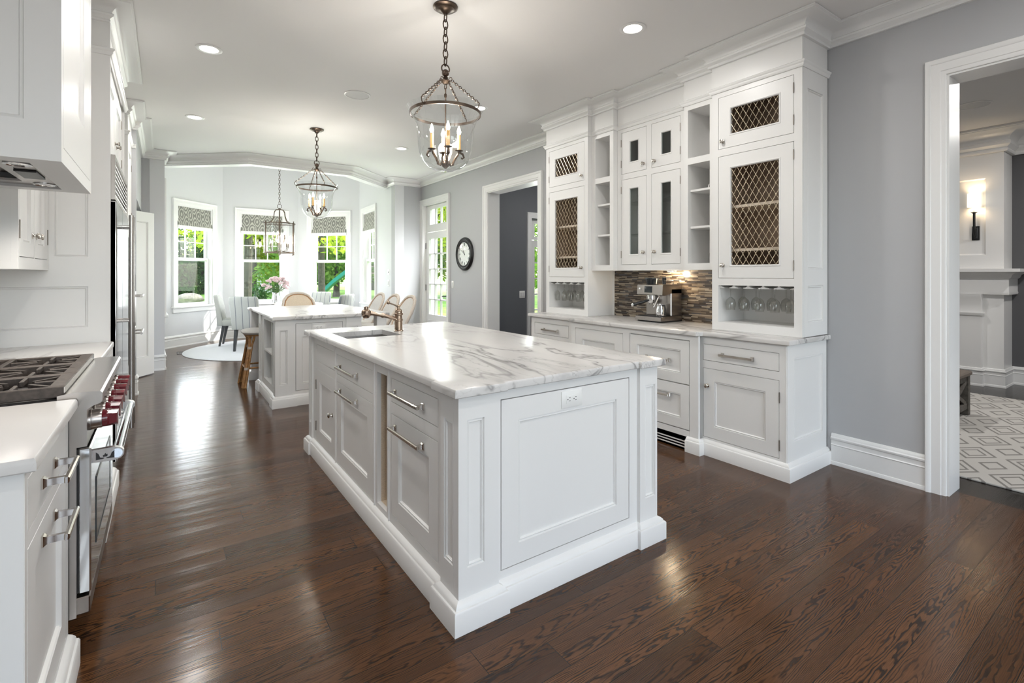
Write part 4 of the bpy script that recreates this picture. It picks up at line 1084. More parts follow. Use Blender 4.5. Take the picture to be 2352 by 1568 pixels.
# ---------------------------------------------------------------- range
RY0, RY1 = 2.270, 3.170
rg = thing('range', 'stainless steel range cooker with seven dark red knobs', 'range', (-0.55, 2.72, 0))
q = MB().box(-0.88, -0.250, RY0, RY1, 0.15, 0.900); q.build('body', 'steel', rg, 0)
prof = [(-0.300, 0.74), (-0.222, 0.74), (-0.222, 0.868), (-0.205, 0.880), (-0.186, 0.886), (-0.180, 0.894), (-0.180, 0.922), (-0.186, 0.929), (-0.262, 0.931), (-0.300, 0.925)]
MB().loops([[(x, y, z) for x, z in prof] for y in (RY0 - 0.002, RY1 + 0.002)]).build('control_panel', 'steel', rg)
MB().box(-0.88, -0.275, RY0 + 0.012, RY1 - 0.012, 0.900, 0.912).build('burner_tray', 'black_iron', rg, 0)
MB().box(-0.895, -0.86, RY0, RY1, 0.900, 0.99).build('back_guard', 'steel', rg, 0)
ky = [2.345, 2.470, 2.590, 2.725, 2.865, 2.985, 3.100]
for i, y in enumerate(ky):
    KT = lambda a, b, c, y=y: (-0.222 + c, y + a, 0.815 + b)
    rb = 0.036 if i != 3 else 0.040
    k = MB().lathe([(rb * 1.04, 0), (rb * 1.04, 0.006), (rb, 0.008), (rb * 0.92, 0.036), (rb * 0.80, 0.038)], 24, KT).build('knob_bezel', 'steel', rg)
    q = MB().lathe([(0.031, 0.034), (0.031, 0.052), (0.028, 0.056)], 24, KT)
    q.hull([KT(sx * 0.013, sy * 0.029, c) for sx in (-1, 1) for sy in (-1, 1) for c in (0.05,)] + [KT(sx * 0.009, sy * 0.026, 0.082) for sx in (-1, 1) for sy in (-1, 1)] + [KT(sx * 0.024, sy * 0.02, 0.05) for sx in (-1, 1) for sy in (-1, 1)] + [KT(sx * 0.021, sy * 0.017, 0.078) for sx in (-1, 1) for sy in (-1, 1)])
    q.build('knob', 'red_knob', rg)
# oven door, its window, towel-bar handle, kick plate
dd = MB().cbox(-0.247, -0.212, RY0 + 0.012, RY1 - 0.012, 0.222, 0.732, 0.005).build('oven_door', 'steel_mirror', rg)
MB().panel(TX(-0.212, 1), RY0 + 0.16, RY1 - 0.16, 0.33, 0.58, [(0, 0), (0, 0.002), (0.008, 0.003), (0.010, 0.001)]).build('oven_window', 'screen', dd)
MB().box(-0.250, -0.247, RY0 + 0.016, RY1 - 0.016, 0.226, 0.728).build('door_seal', 'black', rg, 0)
hy0, hy1 = 2.315, 3.125
q = MB().tube([(-0.142, hy0 - 0.012, 0.690), (-0.142, hy1 + 0.012, 0.690)], 0.0165, 16)
h = q.build('handle', 'steel_mirror', dd)
for y in (hy0, hy1):
    q = MB(); q.hull([(x, y + sy * 0.011, 0.690 + sz * r) for x, r in ((-0.212, 0.022), (-0.150, 0.024), (-0.130, 0.018), (-0.122, 0.008)) for sy in (-1, 1) for sz in (-1, 1)])
    q.build('handle_bracket', 'steel', dd)
# dark badge on the bracket end: two facing corner shapes round a small flame
B_ = lambda u, v, w: (-0.175 + u, hy0 - 0.011 - w, 0.690 + v)
q = MB()
for s in (-1, 1):
    q.loops([[B_(s * a, b, c) for a, b in ((0.026, 0.014), (0.026, -0.014), (0.006, -0.013), (0.002, -0.010), (0.014, -0.007), (0.018, 0.006))] for c in (0.0, 0.0012)])
q.loops([[B_(a, b, c) for a, b in ((0.0, 0.008), (0.004, 0.001), (0.007, 0.003), (0.006, -0.006), (-0.006, -0.006), (-0.007, 0.001), (-0.003, 0.000))] for c in (0.0, 0.0012)])
q.build('badge', 'black', dd, 0)
MB().cbox(-0.290, -0.214, RY0 + 0.004, RY1 - 0.004, 0.155, 0.214, 0.004).build('kick_plate', 'steel_dark', rg)
for y in (RY0 + 0.08, RY1 - 0.08):
    for x in (-0.36, -0.78): MB().lathe([(0.022, 0), (0.022, 0.15)], 10, ID, (x, y, 0)).build('foot', 'black', rg)
# three cast grates, fingers reaching over six burners
gw = (RY1 - RY0 - 0.03) / 3
for g in range(3):
    y0 = RY0 + 0.015 + g * gw + 0.003; y1 = y0 + gw - 0.006; yc = (y0 + y1) / 2
    xa, xb = -0.845, -0.282; xm = (xa + xb) / 2
    q = MB(); bar = lambda a, b, c, d, z0=0.930, z1=0.955: q.cbox(a, b, c, d, z0, z1, 0.003)
    bar(xa, xb, y0, y0 + 0.016, 0.916); bar(xa, xb, y1 - 0.016, y1, 0.916)
    bar(xb - 0.045, xb, y0 + 0.016, y1 - 0.016, 0.918); bar(xa, xa + 0.03, y0 + 0.016, y1 - 0.016, 0.918); bar(xm - 0.010, xm + 0.010, y0 + 0.016, y1 - 0.016)
    for bx in ((xa + xm) / 2, (xm + xb) / 2):
        for s in (-1, 1):
            q.cbox(bx - 0.006, bx + 0.006, *(sorted((yc + s * 0.035, yc + s * (gw / 2 - 0.016)))), 0.934, 0.955, 0.003)
            for e in (-1, 1):
                p0 = Vector((bx + e * 0.12, yc + s * (gw / 2 - 0.02), 0.945)); p1 = Vector((bx + e * 0.035, yc + s * 0.03, 0.947))
                q.tube([p0, p1], 0.009, 4)
        for e in (-1, 1): q.cbox(*(sorted((bx + e * 0.04, bx + e * 0.125))), yc - 0.006, yc + 0.006, 0.934, 0.955, 0.003)
    gr = q.build('grate', 'grate_iron', rg)
    for bx in ((xa + xm) / 2, (xm + xb) / 2):
        MB().lathe([(0.055, 0), (0.055, 0.006), (0.046, 0.010), (0.046, 0.016), (0.036, 0.021)], 20, ID, (bx, yc, 0.912)).build('burner', 'black_iron', rg)
MB().box(-0.2845, -0.2815, RY0 + 0.016, RY1 - 0.016, 0.932, 0.952).build('grate_trim', 'steel', rg, 0)

# ---------------------------------------------------------------- hood
hd = thing('range_hood', 'white panelled chimney hood above the range with steel liner', 'hood', (-0.6, 2.71, 1.728))
HY0, HY1, HX, HZ = 2.29, 3.13, -0.291, 1.728
framed_face(TY(HY0, -1), -0.89, HX, HZ, 2.96, -0.80, -0.385, 1.86, 2.80, 0.03).build('side_panel', 'white', hd)
framed_face(TY(HY1, 1), -0.89, HX, HZ, 2.96, -0.80, -0.385, 1.86, 2.80, 0.03).build('side_panel', 'white', hd)
TF = TX(HX, 1)
frame_mb(TF, HY0 + 0.0305, HY1 - 0.0305, HZ, 2.96, [(HY0 + 0.045, HY1 - 0.045, HZ + 0.055, 2.78)], 0.03).build('front_frame', 'white', hd, 0)
do = shaker(TF, HY0 + 0.045, HY1 - 0.045, HZ + 0.055, 2.78, 0.20, 0.028).build('front_door', 'white', hd)
frame_mb(lambda u, v, w: (u, v, HZ + 0.022 - (w + 0.022)), -0.888, HX - 0.030, HY0 + 0.03, HY1 - 0.03, [(-0.80, -0.385, HY0 + 0.085, HY1 - 0.085)], 0.022).build('bottom_frame', 'white', hd, 0)
q = frame_mb(lambda u, v, w: (u, v, HZ + 0.012 - w), -0.80, -0.385, HY0 + 0.085, HY1 - 0.085, [(-0.72, -0.50, HY0 + 0.18, HY1 - 0.18)], 0.01)
q.box(-0.72, -0.50, HY0 + 0.18, HY1 - 0.18, HZ + 0.045, HZ + 0.05)
ln = q.build('liner', 'steel', hd, 0)
for y in (HY0 + 0.20, HY1 - 0.14):
    l_ = MB().lathe([(0.040, 0.0), (0.040, -0.004), (0.034, -0.006), (0.030, -0.003), (0.0, -0.003)], 20, ID, (-0.435, y, HZ + 0.012)).build('spot_lamp', 'chrome', hd)
    light('hood_lamp', 'SPOT', (-0.435, y, HZ - 0.002), (0, 0, 0), 11, (1.0, 0.93, 0.84), spot_size=R(140), spot_blend=0.8, shadow_soft_size=0.03)
q = MB().cbox(-0.470, -0.405, 2.62, 2.80, HZ + 0.004, HZ + 0.012, 0.002); q.build('control_strip', 'black', hd)

# ---------------------------------------------------------------- wall cabinet, tall fridge unit, ovens
wc = thing('wall_cabinet', 'white wall cabinet with paired knobs between hood and fridge panel', 'cabinet', (-0.73, 3.68, 1.365))
MB().box(-0.89, -0.574 - 0.022, 3.303, 4.058, 1.366, 2.95).build('carcass', 'white', wc, 0)
TW = TX(-0.574, 1)
frame_mb(TW, 3.303, 4.058, 1.366, 2.95, [(3.325, 3.655, 1.425, 2.80), (3.675, 4.015, 1.425, 2.80)], 0.022).build('face_frame', 'white', wc, 0)
framed_face(TY(3.302, -1), -0.89, -0.575, 1.366, 2.95, -0.88, -0.60, 1.40, 2.85, 0.008).build('end_panel', 'white', wc)
for a, b, ky_, hy_ in ((3.325, 3.655, 3.615, 3.322), (3.675, 4.015, 3.715, 4.018)):
    d = shaker(TW, a, b, 1.425, 2.80, 0.075).build('door', 'white', wc); knob(TW, ky_, 1.545, d, r=0.018); hinge(TW, hy_, 1.56, d, 0.09)
PY = 4.06; FX = -0.300
fu = thing('fridge_surround', 'tall white panelled cabinet enclosing the refrigerator', 'cabinet', (-0.6, 4.74, 0))
q = MB(); q.loops([[(x, PY, z) for x, z in ((-0.89, 1.33), (FX + 0.016, 1.33), (FX + 0.016, 2.95), (-0.89, 2.95))], [(x, PY, z) for x, z in ((-0.55, 1.45), (-0.392, 1.45), (-0.392, 2.58), (-0.55, 2.58))], [(x, PY + 0.008, z) for x, z in ((-0.548, 1.452), (-0.394, 1.452), (-0.394, 2.578), (-0.548, 2.578))], [(x, PY + 0.003, z) for x, z in ((-0.54, 1.46), (-0.402, 1.46), (-0.402, 2.57), (-0.54, 2.57))], [(x, PY + 0.010, z) for x, z in ((-0.535, 1.465), (-0.407, 1.465), (-0.407, 2.565), (-0.535, 2.565))]], False)
q.loops([[(x, PY, z) for x, z in ((-0.89, 0), (FX + 0.016, 0), (FX + 0.016, 1.33), (-0.89, 1.33))], [(x, PY, z) for x, z in ((-0.86, 1.01), (-0.392, 1.01), (-0.392, 1.265), (-0.86, 1.265))], [(x, PY + 0.008, z) for x, z in ((-0.858, 1.012), (-0.394, 1.012), (-0.394, 1.263), (-0.858, 1.263))], [(x, PY + 0.003, z) for x, z in ((-0.85, 1.02), (-0.402, 1.02), (-0.402, 1.255), (-0.85, 1.255))], [(x, PY + 0.010, z) for x, z in ((-0.845, 1.025), (-0.407, 1.025), (-0.407, 1.25), (-0.845, 1.25))]], False)
q.box(-0.89, FX + 0.016, PY + 0.012, PY + 0.035, 0, 2.95)
q.build('end_panel', 'white', fu)
MB().box(-0.89, FX + 0.016, 5.385, 5.42, 0, 2.95).build('end_panel', 'white', fu, 0)
TT = TX(FX, 1)
frame_mb(TT, PY + 0.036, 5.384, 2.125, 2.95, [(4.13, 4.72, 2.165, 2.70), (4.74, 5.33, 2.165, 2.70)], 0.022).build('face_frame', 'white', fu, 0)
MB().box(-0.89, FX - 0.023, PY + 0.036, 5.384, 2.13, 2.95).build('carcass', 'white', fu, 0)
for a, b, ky_ in ((4.13, 4.72, 4.665), (4.74, 5.33, 4.80)):
    d = shaker(TT, a, b, 2.165, 2.70, 0.075).build('door', 'white', fu); knob(TT, ky_, 2.30, d, r=0.018)
    for v in (2.27, 2.60): hinge(TT, b if ky_ > 4.75 else a, v, d)
fg = thing('refrigerator', 'tall stainless steel refrigerator with long bar handles and louvred top', 'refrigerator', (-0.6, 4.74, 0))
MB().box(-0.88, -0.300, PY + 0.045, 5.375, 0.02, 2.115).build('body', 'steel_dark', fg, 0)
q = frame_mb(TX(-0.262, 1), PY + 0.045, 5.375, 1.825, 2.115, [(PY + 0.075, 5.345, 1.85, 2.09)], 0.036)
for i in range(7):
    z = 1.860 + i * 0.033
    q.loops([[(-0.290, y, z + 0.022), (-0.266, y, z), (-0.264, y, z + 0.004), (-0.288, y, z + 0.026)] for y in (PY + 0.075, 5.345)])
q.build('louvre', 'steel', fg)
for a, b, hy_ in ((PY + 0.048, 4.66, 4.60), (4.668, 5.372, 4.74)):
    d = MB().cbox(-0.298, -0.255, a, b, 0.12, 1.815, 0.005).build('door', 'steel_mirror', fg)
    q = MB().tube([(-0.200, hy_, 0.21), (-0.200, hy_, 1.775)], 0.016, 14)
    for z in (0.30, 1.0, 1.69): q.tube([(-0.257, hy_, z), (-0.200, hy_, z)], 0.010, 8)
    q.build('handle', 'steel', d)
MB().box(-0.30, -0.262, PY + 0.048, PY + 0.062, 0.12, 1.815).build('door_trim', 'steel', fg, 0)
MB().box(-0.86, -0.30, PY + 0.05, 5.37, 0.0, 0.02).build('toe_kick', 'black', fg, 0)
nk = thing('pantry_cabinet', 'white set-back tall cabinet between refrigerator unit and wall ovens', 'cabinet', (-0.8, 5.84, 0))
MB().box(-0.89, -0.72, 5.423, 6.257, 0, 2.95).build('carcass', 'white', nk, 0)
ou = thing('oven_surround', 'tall white cabinet column housing the wall oven near hall opening', 'cabinet', (-0.6, 6.58, 0))
frame_mb(TX(FX, 1), 6.26, 6.90, 0, 2.95, [(6.30, 6.86, 0.42, 1.72), (6.30, 6.86, 1.80, 2.68), (6.30, 6.86, 0.13, 0.40)], 0.022).build('face_frame', 'white', ou, 0)
MB().box(-0.89, FX - 0.023, 6.262, 6.898, 0, 2.95).build('carcass', 'white', ou, 0)
MB().box(-0.89, FX - 0.001, 6.258, 6.2615, 0, 2.95).build('end_panel', 'white', ou, 0)
d = shaker(TX(FX, 1), 6.30, 6.86, 1.80, 2.68, 0.075).build('door', 'white', ou); knob(TX(FX, 1), 6.36, 1.90, d); hinge(TX(FX, 1), 6.86, 2.5, d); hinge(TX(FX, 1), 6.86, 1.98, d)
d = shaker(TX(FX, 1), 6.30, 6.86, 0.13, 0.40, 0.06).build('drawer', 'white', ou); pull(TX(FX, 1), 6.58, 0.26, 0.2, d)
ov_ = thing('wall_oven', 'stainless steel wall oven with black microwave door above', 'oven', (-0.29, 6.58, 0.42))
MB().cbox(-0.299, -0.278, 6.302, 6.858, 0.425, 1.715, 0.003).build('body', 'steel', ov_)
MB().cbox(-0.277, -0.262, 6.33, 6.83, 1.335, 1.68, 0.003).build('microwave_door', 'black', ov_)
MB().box(-0.277, -0.270, 6.33, 6.83, 1.20, 1.30).build('control_panel', 'screen', ov_, 0)
for z0, z1, hz in ((0.44, 0.78, 0.735), (0.82, 1.16, 1.115)):
    d = MB().cbox(-0.277, -0.255, 6.325, 6.835, z0, z1, 0.004).build('oven_door', 'steel', ov_)
    q = MB().tube([(-0.195, 6.37, hz), (-0.195, 6.79, hz)], 0.013, 12)
    for y in (6.40, 6.76): q.tube([(-0.256, y, hz), (-0.195, y, hz)], 0.008, 8)
    q.build('handle', 'steel', d)
struct('trim_frieze_left', MB().sweep([(-0.26, 6.90), (-0.305, 6.90), (-0.305, 6.258), (-0.72, 6.258)], FRIEZE, XY, side=1.0).sweep([(-0.72, 5.42), (-0.284, 5.42), (-0.284, 4.06), (-0.89, 4.06)], FRIEZE, XY, side=1.0), 'white_trim')
# ================================================================== LIGHT FITTINGS
for mm in ('bulb', 'can_glow', 'shade_glow', 'candle_cream_glow'):
    MATS[mm].cycles.emission_sampling = 'NONE'
def chain(mb, p0, p1, link, r):
    p0, p1 = Vector(p0), Vector(p1); d = p1 - p0; L = d.length; d.normalize()
    a = d.cross(Vector((0, 0, 1))); 
    if a.length < 1e-3: a = Vector((1, 0, 0))
    a.normalize(); b = d.cross(a).normalized()
    n = max(1, round(L / (link * 0.78)))
    for i in range(n):
        c = p0 + d * (L * (i + 0.5) / n)
        mb.torus(c, d, a if i % 2 else b, link * 0.27, r, 12, 5, 1.85)
    return mb
def scroll_arm(mb, ang, O, Rr, z0, zc):
    ca, sa = math.cos(ang), math.sin(ang)
    P = lambda r, z: (O[0] + ca * r, O[1] + sa * r, z)
    mb.tube([P(0.018, z0 + 0.016), P(0.034, z0 - 0.012), P(0.050, z0 - 0.004), P(0.052, z0 + 0.012), P(0.042, z0 + 0.012)], [0.008, 0.008, 0.007, 0.006, 0.004], 7)
    mb.tube([P(0.044, z0 - 0.008), P(0.060, z0 + 0.030), P(0.080, z0 + 0.062), P(Rr, z0 + 0.078), P(Rr + 0.024, z0 + 0.068), P(Rr + 0.032, z0 + 0.046), P(Rr + 0.020, z0 + 0.036), P(Rr + 0.014, z0 + 0.046)], [0.008, 0.008, 0.008, 0.008, 0.008, 0.007, 0.006, 0.004], 7)
    mb.tube([P(Rr, z0 + 0.070), P(Rr, zc)], 0.006, 7)
    mb.lathe([(0.006, -0.004), (0.024, 0.0), (0.027, 0.004), (0.013, 0.005)], 12, ID, P(Rr, zc))
def pendant(label, y, rot):
    x = 1.478
    t = thing('bell_jar_pendant', label, 'pendant light', (x, y, CEIL), 'bell jar pendants over the islands')
    O = lambda z: (x, y, z)
    MB().lathe([(0.001, 0), (0.078, 0), (0.080, -0.008), (0.066, -0.014), (0.060, -0.022), (0.034, -0.028), (0.022, -0.040), (0.012, -0.052)], 28, ID, O(CEIL - 0.0005)).build('canopy', 'bronze', t)
    q = MB(); chain(q, (x, y, CEIL - 0.045), (x, y, 2.685), 0.062, 0.0042); q.build('chain', 'bronze', t)
    q = MB().torus(O(2.660), (1, 0, 0), (0, 0, 1), 0.028, 0.0045, 18, 6)
    q.sphere(O(2.632), 0.024, 16, 10)
    q.lathe([(0.012, 2.61), (0.018, 2.600), (0.012, 2.592), (0.030, 2.584), (0.030, 2.578), (0.022, 2.568), (0.014, 2.560)], 18, ID, (x, y, 0))
    q.torus(O(2.545), (0, 1, 0), (0, 0, 1), 0.016, 0.003, 14, 5)
    for k in range(4):
        a = rot + k * PI / 2; q.torus((x + 0.038 * math.cos(a), y + 0.038 * math.sin(a), 2.586), (math.cos(a), math.sin(a), 0), (0, 0, 1), 0.012, 0.0028, 12, 5)
    q.build('hub', 'bronze', t)
    for k in range(4):
        a = rot + k * PI / 2; c, s = math.cos(a), math.sin(a)
        q = MB(); chain(q, (x + 0.046 * c, y + 0.046 * s, 2.578), (x + 0.240 * c, y + 0.240 * s, 2.408), 0.026, 0.0022)
        q.tube([(x + 0.240 * c, y + 0.240 * s, 2.412), (x + 0.252 * c, y + 0.252 * s, 2.400), (x + 0.246 * c, y + 0.246 * s, 2.376), (x + 0.228 * c, y + 0.228 * s, 2.366)], 0.0035, 6)
        q.build('side_chain', 'bronze', t)
    MB().lathe([(0.224, 2.360), (0.227, 2.360), (0.229, 2.378), (0.226, 2.378), (0.224, 2.360)], 40, ID, (x, y, 0), False).build('rim_ring', 'bronze', t)
    prof = [(0.246, 2.404), (0.238, 2.392), (0.222, 2.366), (0.200, 2.330), (0.184, 2.285), (0.177, 2.230), (0.175, 2.170), (0.166, 2.115), (0.142, 2.062), (0.105, 2.026), (0.055, 2.008), (0.004, 2.003)]
    MB().lathe(prof, 40, ID, (x, y, 0), False).build('glass_bell', 'clear_glass', t, 60)
    q = MB().tube([O(2.535), O(2.050)], 0.0045, 8); q.lathe([(0.006, 2.50), (0.009, 2.495), (0.009, 2.48), (0.006, 2.475)], 10, ID, (x, y, 0))
    q.lathe([(0.003, 2.018), (0.010, 2.022), (0.022, 2.032), (0.027, 2.048), (0.020, 2.062), (0.010, 2.070), (0.006, 2.08)], 16, ID, (x, y, 0)); q.build('stem', 'bronze', t)
    for k in range(4):
        a = rot + PI / 4 + k * PI / 2
        q = MB(); scroll_arm(q, a, (x, y), 0.088, 2.052, 2.137); ar = q.build('arm', 'bronze', t)
        P = (x + 0.088 * math.cos(a), y + 0.088 * math.sin(a), 2.141)
        MB().lathe([(0.0115, 0), (0.0115, 0.100), (0.005, 0.102)], 12, ID, P).build('candle_sleeve', 'candle_cream_glow', ar)
        MB().lathe([(0.005, 0.098), (0.012, 0.112), (0.013, 0.124), (0.008, 0.142), (0.0015, 0.160)], 12, ID, P).build('bulb', 'bulb', ar)
    l = light('pendant_light', 'POINT', (x, y, 2.262), (0, 0, 0), BULB, (1.0, 0.94, 0.85), shadow_soft_size=0.05)
    return t
pendant('bell jar glass pendant with four candle bulbs over the near sink island', 2.852, R(-62))
pendant('bell jar glass pendant with four candle bulbs over the far stool island', 6.141, R(5))
# glass cylinder lantern over the dining table
x, y = 1.85, 10.6
t = thing('lantern_chandelier', 'bronze glass lantern chandelier with two tiers of candle bulbs above dining table', 'chandelier', (x, y, 3.95))
MB().lathe([(0.001, 0), (0.07, 0), (0.06, -0.02), (0.02, -0.035)], 20, ID, (x, y, 3.949)).build('canopy', 'bronze', t)
q = MB(); chain(q, (x, y, 3.92), (x, y, 2.72), 0.06, 0.0035); q.build('chain', 'bronze', t)
q = MB().torus((x, y, 2.675), (1, 0, 0), (0, 0, 1), 0.040, 0.005, 20, 6)
q.lathe([(0.008, 2.64), (0.022, 2.628), (0.022, 2.618), (0.010, 2.60)], 14, ID, (x, y, 0))
q.tube([(x, y, 2.62), (x, y, 1.75)], 0.006, 8); q.build('stem', 'bronze', t)
RL = 0.285
q = MB()
for k in range(6):
    a = R(22) + k * PI / 3; c, s = math.cos(a), math.sin(a); P = lambda r, z: (x + r * c, y + r * s, z)
    q.tube([P(0.015, 2.615), P(0.075, 2.605), P(0.105, 2.56), P(0.115, 2.48), P(0.145, 2.40), P(0.200, 2.35)], 0.007, 6)
    q.tube([P(RL, 2.36), P(RL, 1.735)], 0.008, 6); q.sphere(P(RL, 1.728), 0.012, 8, 6); q.sphere(P(RL, 2.368), 0.010, 8, 6)
    q.tube([P(0.0, 1.765), P(RL, 1.765)], 0.004, 5)
for z in (2.335, 1.770):
    q.lathe([(RL - 0.004, z - 0.008), (RL + 0.004, z - 0.008), (RL + 0.004, z + 0.008), (RL - 0.004, z + 0.008), (RL - 0.004, z - 0.008)], 36, ID, (x, y, 0), False)
q.lathe([(0.196, 2.342), (0.204, 2.342), (0.204, 2.354), (0.196, 2.354), (0.196, 2.342)], 30, ID, (x, y, 0), False)
q.build('frame', 'bronze', t)
MB().lathe([(RL - 0.008, 1.775), (RL - 0.008, 2.330)], 40, ID, (x, y, 0), False).build('glass_cylinder', 'clear_glass', t, 60)
for tier, (n_, rr, zc) in enumerate(((6, 0.165, 1.875), (5, 0.105, 2.045))):
    for k in range(n_):
        a = R(10 + 20 * tier) + k * 2 * PI / n_; c, s = math.cos(a), math.sin(a); P = lambda r, z: (x + r * c, y + r * s, z)
        q = MB().tube([P(0.01, zc - 0.055), P(rr * 0.55, zc - 0.085), P(rr * 0.9, zc - 0.06), P(rr, zc)], 0.005, 6)
        q.lathe([(0.005, -0.004), (0.019, 0), (0.021, 0.004), (0.008, 0.005)], 10, ID, P(rr, zc)); ar = q.build('arm', 'bronze', t)
        MB().lathe([(0.010, 0.004), (0.010, 0.075)], 10, ID, P(rr, zc)).build('candle_sleeve', 'bronze', ar)
        MB().lathe([(0.005, 0.075), (0.013, 0.090), (0.014, 0.100), (0.008, 0.118), (0.0015, 0.138)], 10, ID, P(rr, zc)).build('bulb', 'bulb', ar)
light('lantern_light', 'POINT', (x, y, 2.06), (0, 0, 0), BULB * 0.7, (1.0, 0.94, 0.85), shadow_soft_size=0.08)
# recessed ceiling lights
cans = [(0.277, 4.42, 'round recessed ceiling light nearest the refrigerator crown'), (0.270, 6.43, 'round recessed ceiling light farther along the cooking wall, toward left pier'), (2.651, 6.41, 'round recessed ceiling light near the glazed kitchen door'), (2.662, 4.39, 'round recessed ceiling light half hidden behind near glass pendant'), (2.680, 2.352, 'round recessed ceiling light above the mesh cabinet end of hutch')]
for cx_, cy_, lab in cans:
    t = thing('recessed_light', lab, 'ceiling light', (cx_, cy_, CEIL), 'recessed ceiling lights in the kitchen')
    MB().lathe([(0.062, -0.001), (0.090, -0.001), (0.090, -0.004), (0.082, -0.007), (0.064, -0.006), (0.062, -0.001)], 32, ID, (cx_, cy_, CEIL), False).build('trim_ring', 'white_trim', t)
    MB().lathe([(0.001, -0.0015), (0.063, -0.0015)], 32, ID, (cx_, cy_, CEIL), False).build('lens', 'can_glow', t, 0)
    light('downlight', 'AREA', (cx_, cy_, CEIL - 0.012), (0, 0, 0), CAN_W, (1.0, 0.975, 0.945), shape='DISK', size=0.12)
for cx_, cy_ in ((0.27, 2.35), (0.27, 0.3), (2.68, 0.3), (0.27, -1.75), (2.68, -1.75), (1.48, -0.7)):  # unseen lamps: nearer ones inferred, rearmost added as interior fill
    light('downlight', 'AREA', (cx_, cy_, CEIL - 0.012), (0, 0, 0), CAN_W, (1.0, 0.975, 0.945), shape='DISK', size=0.12)
def speaker(xx, yy, rr, lab):
    t = thing('ceiling_speaker', lab, 'ceiling speaker', (xx, yy, CEIL))
    MB().lathe([(rr * 0.88, -0.001), (rr, -0.001), (rr, -0.004), (rr * 0.90, -0.007), (rr * 0.88, -0.001)], 32, ID, (xx, yy, CEIL), False).build('rim', 'white_trim', t)
    MB().lathe([(0.001, -0.003), (rr * 0.89, -0.003)], 32, ID, (xx, yy, CEIL), False).build('grille', 'grille_white', t, 0)
speaker(1.514, 4.741, 0.122, 'round grey grille ceiling speaker between the two bell pendants')
speaker(6.73, 1.426, 0.14, 'round ceiling speaker in the living room beyond the wide doorway')

# puck lamp under the glass cabinet
t = thing('puck_light', 'small round puck lamp under the glass-door cabinet above coffee machine', 'cabinet light', (3.74, 2.84, 1.376))
MB().lathe([(0.001, 0), (0.034, 0), (0.034, -0.010), (0.028, -0.014)], 20, ID, (3.74, 2.84, 1.3765)).build('housing', 'steel', t)
MB().lathe([(0.001, -0.0145), (0.028, -0.0145)], 20, ID, (3.74, 2.84, 1.3765), False).build('lens', 'can_glow', t, 0)
light('puck_lamp', 'POINT', (3.76, 2.84, 1.345), (0, 0, 0), 3.0, (1.0, 0.80, 0.55), shadow_soft_size=0.025)
# ================================================================== DINING BAY AND STOOLS
RUGZ = 0.010
q = MB().lathe([(0.001, 0.0005), (1.48, 0.0005), (1.485, 0.004), (1.48, 0.009), (1.44, RUGZ), (0.001, RUGZ)], 72, ID, (1.72, 9.95, 0))
tag(q.build('round_rug', 'rug_pale', None, 30), 'large pale round rug under the dining chairs in the bay', 'rug')
t = thing('dining_table', 'round white dining table in the bay beneath glass lantern', 'table', (1.85, 10.6, RUGZ))
MB().lathe([(0.001, 0.722), (0.78, 0.722), (0.80, 0.730), (0.80, 0.752), (0.790, 0.760), (0.001, 0.760)], 56, ID, (1.85, 10.6, 0)).build('table_top', 'table_white', t)
MB().lathe([(0.001, RUGZ), (0.34, RUGZ), (0.34, 0.04), (0.25, 0.07), (0.10, 0.11), (0.075, 0.20), (0.095, 0.40), (0.07, 0.58), (0.12, 0.68), (0.22, 0.72), (0.001, 0.721)], 32, ID, (1.85, 10.6, 0)).build('pedestal', 'table_white', t)
def rr(hx, hy, r, n=4):
    out = []
    for cx_, cy_, a0 in ((hx - r, hy - r, 0), (-hx + r, hy - r, 90), (-hx + r, -hy + r, 180), (hx - r, -hy + r, 270)):
        for k in range(n + 1):
            a = R(a0 + 90 * k / n); out.append((cx_ + r * math.cos(a), cy_ + r * math.sin(a)))
    return out
def make_chair():
    t = thing('dining_chair', '', 'chair', (0, 0, 0), 'striped dining chairs round the table')
    L = []
    for z, x0, hx, hy in ((0.375, -0.215, 0.040, 0.215), (0.385, -0.215, 0.046, 0.222), (0.48, -0.222, 0.048, 0.226), (0.62, -0.238, 0.044, 0.236), (0.76, -0.258, 0.040, 0.246), (0.88, -0.278, 0.037, 0.250), (0.945, -0.290, 0.034, 0.246), (0.965, -0.294, 0.026, 0.238), (0.972, -0.295, 0.014, 0.226)):
        L.append([(x0 + a, b, z - 0.032 * max(0, (z - 0.62) / 0.35) * (b / 0.25) ** 2) for a, b in rr(hx, hy, min(hx, 0.03) * 0.95)])
    MB().loops(L).build('backrest', 'chair_stripe', t, 50)
    L = []
    for z, h in ((0.375, 0.222), (0.385, 0.232), (0.44, 0.236), (0.475, 0.232), (0.495, 0.214), (0.502, 0.17)):
        L.append([(0.035 + a, b, z) for a, b in rr(h, h, 0.05)])
    MB().loops(L).build('seat', 'chair_stripe', t, 50)
    for sx, sy in ((1, 1), (1, -1), (-1, 1), (-1, -1)):
        bx = 0.035 + sx * 0.195; k = 0.012 if sx > 0 else 0.07
        ring = lambda x_, y_, h, z: [(x_ + a * h, y_ + b * h, z) for a, b in ((-1, -1), (1, -1), (1, 1), (-1, 1))]
        MB().loops([ring(bx + sx * k, sy * 0.185, 0.016, 0.0), ring(bx, sy * 0.190, 0.026, 0.376)]).build('leg', 'chair_leg_dark', t, 0)
    return t
ch = make_chair()
spots = [(1.10, 10.74, R(-14), 'pale striped dining chair left of table facing the window slide'), (1.27, 9.85, R(56), 'striped dining chair with its back to kitchen beside the left rattan stool'), (2.58, 11.12, R(215), 'striped dining chair across the table with the brightest sunlit back'), (2.66, 9.78, R(135), 'striped dining chair right of rattan back, before the slide window')]
